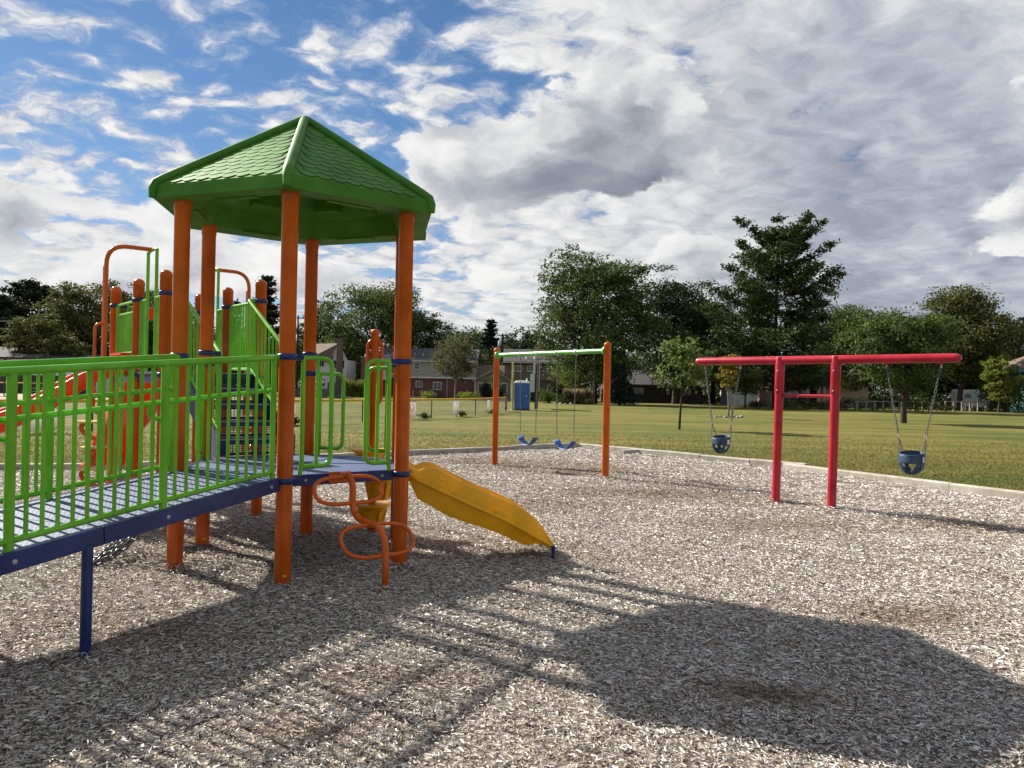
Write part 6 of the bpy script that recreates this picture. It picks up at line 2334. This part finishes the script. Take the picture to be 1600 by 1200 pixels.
near_pts = [(-22.0, 12.5), (-18.2, 17.8), (-13.8, 23.6), (-10.2, 28.6), (-6.95, 34.2), (-4.55, 39.4), (-3.1, 43.2), (-1.8, 47.4), (-0.75, 53.0), (0.0, 58.4)]
fn = thing('outfield_fence', "low chain link outfield fence with a yellow cap across the lawn", 'fence', (-6.95, 34.2, 0))
fence_run(near_pts, 0.95, fn)
ff_ = thing('outfield_fence', "far chain link fence with a yellow cap beyond the infield, before the ranch house", 'fence', (-60, 84, 0))
fence_run([(-72, 80), (-58, 83.5), (-46, 85.5)], 1.15, ff_, mesh=0.2)


def along(pts, x):
    for (a, b) in zip(pts[:-1], pts[1:]):
        if a[0] <= x <= b[0]:
            t = (x - a[0]) / (b[0] - a[0]); return a[1] + t * (b[1] - a[1]), math.atan2(b[1] - a[1], b[0] - a[0])
    return pts[-1][1], 0.0


for i, (x, w, h, lab, ink) in enumerate([
    (-13.9, 1.05, 0.62, "wide white banner on the fence seen through the ramp balusters", (0.25, 0.28, 0.45)),
    (-10.15, 0.9, 0.80, "white banner on the fence right behind the back tower post", (0.25, 0.25, 0.35)),
    (-8.9, 1.5, 0.82, "white banner tied to the fence behind the loop panels, weeds at its foot", (0.35, 0.30, 0.30)),
    (-4.85, 0.75, 0.80, "white banner with reddish emblem just right of the tower post", (0.45, 0.20, 0.22)),
    (-3.05, 0.85, 0.80, "square white banner with faint purple print in front of the birch", (0.36, 0.28, 0.42)),
    (-1.45, 0.75, 0.78, "plain white banner near the orange swing post", (0.5, 0.45, 0.42)),
    (-0.42, 0.95, 0.80, "brownish grey banner at the far end of the fence by the yellow pole", (0.20, 0.12, 0.12)),
]):
    y, a = along(near_pts, x)
    t = thing('banner', lab, 'banner', (x, y - 0.06, 0.1), 'banners tied to the outfield fence')
    u = V(math.cos(a), math.sin(a), 0); n_ = V(u.y, -u.x, 0)
    N_ = 10; vs = []
    r_ = random.Random(i)
    for k in range(N_ + 1):
        for zz in (0.10, 0.10 + h * 0.5, 0.10 + h):
            q = V(x, y, 0) + u * ((k / N_ - 0.5) * w) + n_ * (0.045 + 0.012 * math.sin(k * 1.3 + i) * (1.2 - zz))
            vs.append((q.x, q.y, zz - 0.01 * math.sin(PI * k / N_) * (zz > 0.5)))
    fs = [(k * 3 + j, (k + 1) * 3 + j, (k + 1) * 3 + j + 1, k * 3 + j + 1) for k in range(N_) for j in range(2)]
    bm = banner_mat(i + 1, ink)
    if i == 6: bm = M['dark_brown_banner'] = paint("brown_banner_cloth", (0.20, 0.15, 0.13), 0.8)
    o = MB().add(vs, fs, True).build('cloth', bm, t)
    so = o.modifiers.new("thickness", 'SOLIDIFY'); so.thickness = 0.004
    eye = MB()
    for k in (0, N_):
        q = V(vs[k * 3 + 2]); eye.tube([q, q + Z * 0.05 - n_ * 0.03], 0.006, 5)
    eye.build('tie', M['black'], t)
    if i == 3:
        em = MB(); c = V(x, y, 0.55) + n_ * 0.062
        em.tube([c + u * (0.16 * math.cos(q)) + Z * (0.20 * math.sin(q)) for q in [2 * PI * k / 16 for k in range(16)]], 0.012, 5, closed=True)
        em.build('printed_emblem', M['flag_red'], t)
    shrubs = None
for i, (x, lab) in enumerate(((-8.6, "weeds at the foot of the banner behind the loop panels"), (-4.3, "weed tuft at the fence post right of the tower"), (-2.75, "weed tuft under the purple printed banner"), (-1.2, "weed tuft under the plain white banner"))):
    y, a = along(near_pts, x)
    shrub(800 + x / y * 1251.6 - 0.6, y - 0.25, 0.7, 0.28, 'dark', lab, 'weeds', 'weeds', 160, 0.10, seed=300 + i)


def porta():
    x, y = 0.75, 59.2
    t = thing('portable_toilet', "blue portable toilet with a white roof beside the yellow pole", 'portable toilet', (x, y, 0))
    t_ = 0.0
    MB().box((x, y, 1.03), (1.12, 1.12, 1.95)).build('cabin', M['porta_blue'], t, bevel=0.03)
    b = MB(); b.box((x, y, 0.04), (1.16, 1.16, 0.10)); b.build('skid', M['black'], t)
    d = MB().box((x - 0.02, y - 0.575, 1.05), (0.86, 0.03, 1.78)).build('door', M['porta_blue'], t, bevel=0.008)
    MB().box((x + 0.33, y - 0.60, 1.05), (0.05, 0.03, 0.16)).build('handle', M['grey_plastic'], d)
    for z in (0.5, 1.1, 1.6): MB().box((x - 0.02, y - 0.594, z), (0.70, 0.012, 0.05)).build('door_rib', M['porta_blue'], d)
    mb = MB()
    vs = [(x - 0.60, y - 0.60, 2.0), (x + 0.60, y - 0.60, 2.0), (x + 0.60, y + 0.60, 2.0), (x - 0.60, y + 0.60, 2.0), (x - 0.45, y - 0.45, 2.19), (x + 0.45, y - 0.45, 2.19), (x + 0.45, y + 0.45, 2.19), (x - 0.45, y + 0.45, 2.19)]
    mb.add(vs, [(3, 2, 1, 0), (4, 5, 6, 7), (0, 1, 5, 4), (1, 2, 6, 5), (2, 3, 7, 6), (3, 0, 4, 7)])
    rf = mb.build('roof', M['white'], t, bevel=0.03)
    MB().tube([(x + 0.35, y + 0.3, 2.1), (x + 0.35, y + 0.3, 2.36)], 0.05, 8).build('vent_pipe', M['white'], rf)
    for k in range(4): MB().box((x - 0.36 + 0.24 * k, y - 0.53, 2.10), (0.07, 0.06, 0.17)).build('roof_rib', M['white'], rf)
    for sg in (-1, 1): MB().box((x + sg * 0.575, y - 0.50, 1.05), (0.03, 0.10, 1.9)).build('corner_post', M['grey_plastic'], t)
porta()


def board():
    x, y = 1.95, 63.6
    t = thing('scoreboard', "pale scoreboard on two dark posts seen nearly edge on", 'scoreboard', (x, y, 0))
    d = V(0.10, 1.0, 0).normalized()
    for k, s in enumerate((-0.9, 0.9)):
        p = V(x, y, 0) + d * s
        MB().box(V(p.x, p.y, 1.75), (0.14, 0.14, 3.6)).build('post', M['black'], t)
    n = V(-d.y, d.x, 0)
    MB().box(V(x, y, 2.05) + n * 0.22, (3.6, 0.30, 1.40), d, n, Z).build('lower_panel', M['board_green'], t)
    MB().box(V(x, y, 3.20) + n * 0.12, (2.4, 0.16, 0.85), d, n, Z).build('upper_panel', M['board_green'], t)
    fl = thing('flagpole', "slim flagpole with a limp red and white flag left of the large round tree", 'flagpole', (X_of(843, 96), 96, 0))
    fx = X_of(843, 96)
    MB().tube([(fx, 96, 0), (fx, 96, 9.4)], [0.06, 0.03], 8).build('pole', M['steel'], fl)
    MB().lathe((fx, 96, 9.4), [(0.0, 0), (0.09, 0.05), (0.09, 0.12), (0, 0.17)], 10).build('finial', M['steel'], fl)
    vs = []
    for k in range(9):
        z = 7.4 - 0.22 * k * 0.9
        for j in range(4):
            vs.append((fx - 0.05 - 0.14 * j + 0.03 * math.sin(k + j * 2), 96 - 0.06 * math.sin(j * 2.2 + k * 0.4), z - 0.14 * j))
    for m_, cols, nm in (('flag_red', (0, 2), 'flag_stripe'), ('white', (1,), 'flag_stripe')):
        for j in cols:
            o = MB().add(vs, [(k * 4 + j, k * 4 + j + 1, k * 4 + j + 5, k * 4 + j + 4) for k in range(8)], True).build(nm, M[m_], fl)
            so = o.modifiers.new("thickness", 'SOLIDIFY'); so.thickness = 0.02
    yp = thing('foul_pole', "pale yellow pole standing at the end of the outfield fence", 'pole', (0.05, 58.3, 0))
    MB().tube([(0.05, 58.3, -0.1), (0.05, 58.3, 3.45)], 0.075, 12).build('pole', M['yellow_pole'], yp)
    MB().lathe((0.05, 58.3, 3.45), [(0.08, 0), (0.08, 0.03), (0, 0.05)], 12).build('cap', M['yellow_pole'], yp)
    MB().lathe((0.05, 58.3, 0), [(0.16, 0), (0.16, 0.03), (0.075, 0.05)], 12).build('footing', M['concrete'], yp)
board()


def utility_pole(px, Y, h, label, trans=False, wires=()):
    x = X_of(px, Y)
    t = thing('utility_pole', label, 'utility pole', (x, Y, 0))
    MB().tube([(x, Y, -0.2), (x, Y, h)], [0.17, 0.11], 10).build('pole', M['timber' if not trans else 'dark_wood'], t)
    ca = MB().box((x, Y, h - 0.35), (1.9, 0.10, 0.12)).build('crossarm', M['dark_wood'], t)
    for s in (-0.8, 0.0, 0.8): MB().lathe((x + s, Y, h - 0.29), [(0.03, 0), (0.05, 0.05), (0.05, 0.12), (0.0, 0.15)], 8).build('insulator', M['grey_plastic'], ca)
    if trans: MB().lathe((x - 0.45, Y, h - 2.2), [(0.22, 0), (0.25, 0.05), (0.25, 0.85), (0.2, 0.92), (0.0, 0.95)], 12).build('transformer', M['grey_plastic'], t)
    return x
ux1 = utility_pole(928, 89, 8.9, "weathered wooden utility pole before the large round tree")
ux2 = utility_pole(784, 128, 10.4, "dark utility pole with a grey transformer above the gabled cottage", True)
ux3 = utility_pole(464, 112, 11.2, "dark utility pole left of the back tower post", True)
ux4 = utility_pole(66, 99, 9.2, "dark utility pole behind the ranch house roof")
def power_line(a, b, label):
    a, b = V(a), V(b)
    pts = [a.lerp(b, k / 12) - Z * (1.2 * math.sin(PI * k / 12)) for k in range(13)]
    tag(MB().tube(pts, 0.012, 5).build('power_line', M['black']), label, 'cable')
power_line((ux1 + 0.8, 89, 8.72), (60, 97, 8.5), "thin black cable running right from the wooden utility pole")
power_line((ux1 - 0.8, 89, 8.72), (ux2 + 0.8, 128, 10.1), "thin black cable between the wooden pole and the transformer pole")
power_line((ux4 - 0.8, 99, 8.9), (-120, 96, 8.9), "thin black cable leaving the ranch house pole to the left")
power_line((ux4 + 0.8, 99, 8.9), (ux3 - 0.8, 112, 10.9), "thin black cable from the ranch house pole to the tower side pole")
wm = thing('marker_post', "slim pale post beside the wooden utility pole", 'post', (X_of(924, 90), 90, 0))
MB().tube([(X_of(924, 90), 90, 0), (X_of(924, 90), 90, 5.2)], 0.06, 8).build('pole', M['bark_pale'], wm)


def rail_fence(pts, label, h=0.95, posts=6):
    t = thing('rail_fence', label, 'fence', (pts[0][0], pts[0][1], 0))
    P_ = [V(x, y, 0) for x, y in pts]
    n = posts
    samples = [P_[0].lerp(P_[-1], k / n) for k in range(n + 1)]
    rr = random.Random(int(pts[0][0] * 10))
    for p in samples: MB().box((p.x, p.y, h / 2 - 0.03), (0.15, 0.13, h + 0.06), V(1, rr.uniform(-.2, .2), 0)).build('post', M['timber'], t)
    for a, b in zip(samples[:-1], samples[1:]):
        MB().bar(V(a.x, a.y - 0.09, h - 0.05 + rr.uniform(-.04, .04)), V(b.x, b.y - 0.09, h - 0.05 + rr.uniform(-.04, .04)), 0.06, 0.11).build('rail', M['timber'], t)
rail_fence([(X_of(1340, 80), 80), (X_of(1406, 85), 85)], "weathered single rail fence left of the lawn tree trunk", 1.05, 5)
rail_fence([(X_of(1416, 92), 92), (X_of(1468, 93), 93)], "weathered rail fence further back between the two big trees", 1.0, 4)
rail_fence([(X_of(1478, 88), 88), (X_of(1541, 91), 91)], "weathered rail fence in front of the white trailer", 1.15, 5)
lad = thing('sawhorse', "pale timber sawhorse leaning at the rail before the white trailer", 'sawhorse', (X_of(1515, 88), 88.5, 0))
for px, dx in ((1511, 0.25), (1524, 0.12)):
    for sg in (-1, 1): MB().bar((X_of(px, 88) - dx * 0, 88.6 + sg * 0.3, 0), (X_of(px, 88) + dx, 88.6, 1.05), 0.07, 0.07).build('leg', M['timber'], lad)
MB().bar((X_of(1509, 88), 88.6, 1.08), (X_of(1527, 88), 88.6, 1.08), 0.09, 0.09).build('beam', M['timber'], lad)


def board_fence(px0, Y0, px1, Y1, h, mat, label, n):
    a, b = V(X_of(px0, Y0), Y0, 0), V(X_of(px1, Y1), Y1, 0)
    t = thing('board_fence', label, 'fence', tuple(a))
    u = (b - a).normalized(); ln = (b - a).length; w = ln / n
    me = None
    for k in range(n):
        if me is None:
            mb = MB().box((0, 0, h / 2), (w - 0.02, 0.03, h))
            me = bpy.data.meshes.new('board'); me.from_pydata(mb.v, [], mb.f); me.materials.append(M[mat])
        o = link('board', me, t)
        o.location = u * (w * (k + 0.5)); o.rotation_euler = (0, 0, math.atan2(u.y, u.x)); o.scale = (1, 1, 1 + 0.012 * math.sin(k * 7.3))
    r = MB()
    n_ = V(-u.y, u.x, 0) * 0.045
    for z in (0.3, h - 0.3): MB().bar(a + n_ + Z * z, b + n_ + Z * z, 0.05, 0.1).build('rail', M[mat], t)
board_fence(512, 106, 572, 106, 1.95, 'fence_wood', "tall grey board fence below the white gabled house", 30)
board_fence(-20, 88, 150, 88, 2.0, 'dark_wood', "dark board fence in front of the ranch house", 80)
board_fence(450, 98, 512, 100, 1.1, 'fence_wood', "low grey board barrier left of the tall grey fence", 26)


def picnic_table():
    x, y = X_of(58, 73), 73
    t = thing('picnic_table', "dark picnic table on the far infield seen under the ramp rail", 'picnic table', (x, y, 0))
    MB().box((x, y, 0.74), (1.8, 0.75, 0.05)).build('tabletop', M['timber'], t)
    for sg in (-1, 1): MB().box((x, y + sg * 0.65, 0.45), (1.8, 0.26, 0.05)).build('bench', M['timber'], t)
    for sx in (-0.65, 0.65):
        for sg in (-1, 1): MB().bar((x + sx, y + sg * 0.62, 0), (x + sx, y + sg * 0.15, 0.72), 0.09, 0.06).build('leg', M['black'], t)
    p = thing('field_post', "thin dark post on the far infield at the left edge", 'post', (X_of(7, 70), 70, 0))
    MB().tube([(X_of(7, 70), 70, 0), (X_of(7, 70), 70, 1.4)], 0.05, 8).build('pole', M['black'], p)
    MB().lathe((X_of(7, 70), 70, 0), [(0.35, 0), (0.35, 0.05), (0.08, 0.10)], 12).build('base', M['black'], p)
    u = thing('utility_box', "white utility cabinet beyond the fence behind the back tower post", 'cabinet', (X_of(499, 96), 96, 0))
    for px in (495.5, 503): MB().box((X_of(px, 96), 96, 1.95), (0.42, 0.3, 0.38)).build('panel', M['white'], u)
    MB().box((X_of(499, 96), 96.1, 0.9), (0.16, 0.16, 1.8)).build('post', M['black'], u)
    tp = thing('tarp', "black tarpaulin heap on the grass before the grey fence", 'tarp', (X_of(533, 98), 98, 0))
    mb = MB(); vs = []; r_ = random.Random(3); nx, ny = 14, 5
    for j in range(ny):
        for i in range(nx):
            e = math.sin(PI * i / (nx - 1)) * math.sin(PI * j / (ny - 1))
            vs.append((X_of(533, 98) + (i / (nx - 1) - 0.5) * 3.2, 98 + (j / (ny - 1) - 0.5) * 1.2, 0.01 + e * (0.25 + 0.2 * r_.random())))
    mb.add(vs, [(j * nx + i, j * nx + i + 1, (j + 1) * nx + i + 1, (j + 1) * nx + i) for j in range(ny - 1) for i in range(nx - 1)], True)
    mb.build('sheet', M['black'], tp)
picnic_table()


def mulch_ring():
    c = V(14.0, 51.8, 0)
    t = thing('mulch_bed', "ring of brown mulch and pale stones round the yellowing young tree", 'mulch bed', tuple(c))
    r_ = random.Random(8)
    mb = MB().lathe(c, [(0.85, 0.0), (0.75, 0.05), (0.4, 0.09), (0.0, 0.10)], 18)
    mb.build('mulch', M['bark'], t)
    for k in range(6):
        a = k / 6 * 2 * PI + r_.uniform(-.2, .2)
        p = c + V(math.cos(a) * 0.85, math.sin(a) * 0.85, 0.04)
        s = r_.uniform(0.08, 0.16)
        MB().lathe(p - Z * 0.04, [(s * 0.8, 0), (s, s * 0.4), (s * 0.7, s * 0.8), (0, s)], 8).build('stone', M['concrete'], t)
    st = thing('tree_stake', "pale stake standing beside the yellowing young tree", 'stake', (14.25, 51.7, 0))
    MB().box((14.25, 51.7, 0.35), (0.10, 0.06, 0.9)).build('stake', M['bark_pale'], st)
    for k, px in enumerate((868, 877, 884, 893)):
        q = thing('garden_stone', ("pale stone at the left end of the border by the round shrub", "second pale stone of the border, below the leftmost tan grass", "third pale stone of the border, below the middle tan grass", "last pale stone of the border, nearest the utility pole")[k], 'stone', (X_of(px, 86.5), 86.5, 0), 'garden stones at the border')
        s = 0.16 + 0.05 * (k % 2)
        MB().lathe((X_of(px, 86.5), 86.5, -0.02), [(s * 0.9, 0), (s, s * 0.4), (s * 0.6, s * 0.9), (0, s)], 8).build('stone', M['concrete'], q)
mulch_ring()
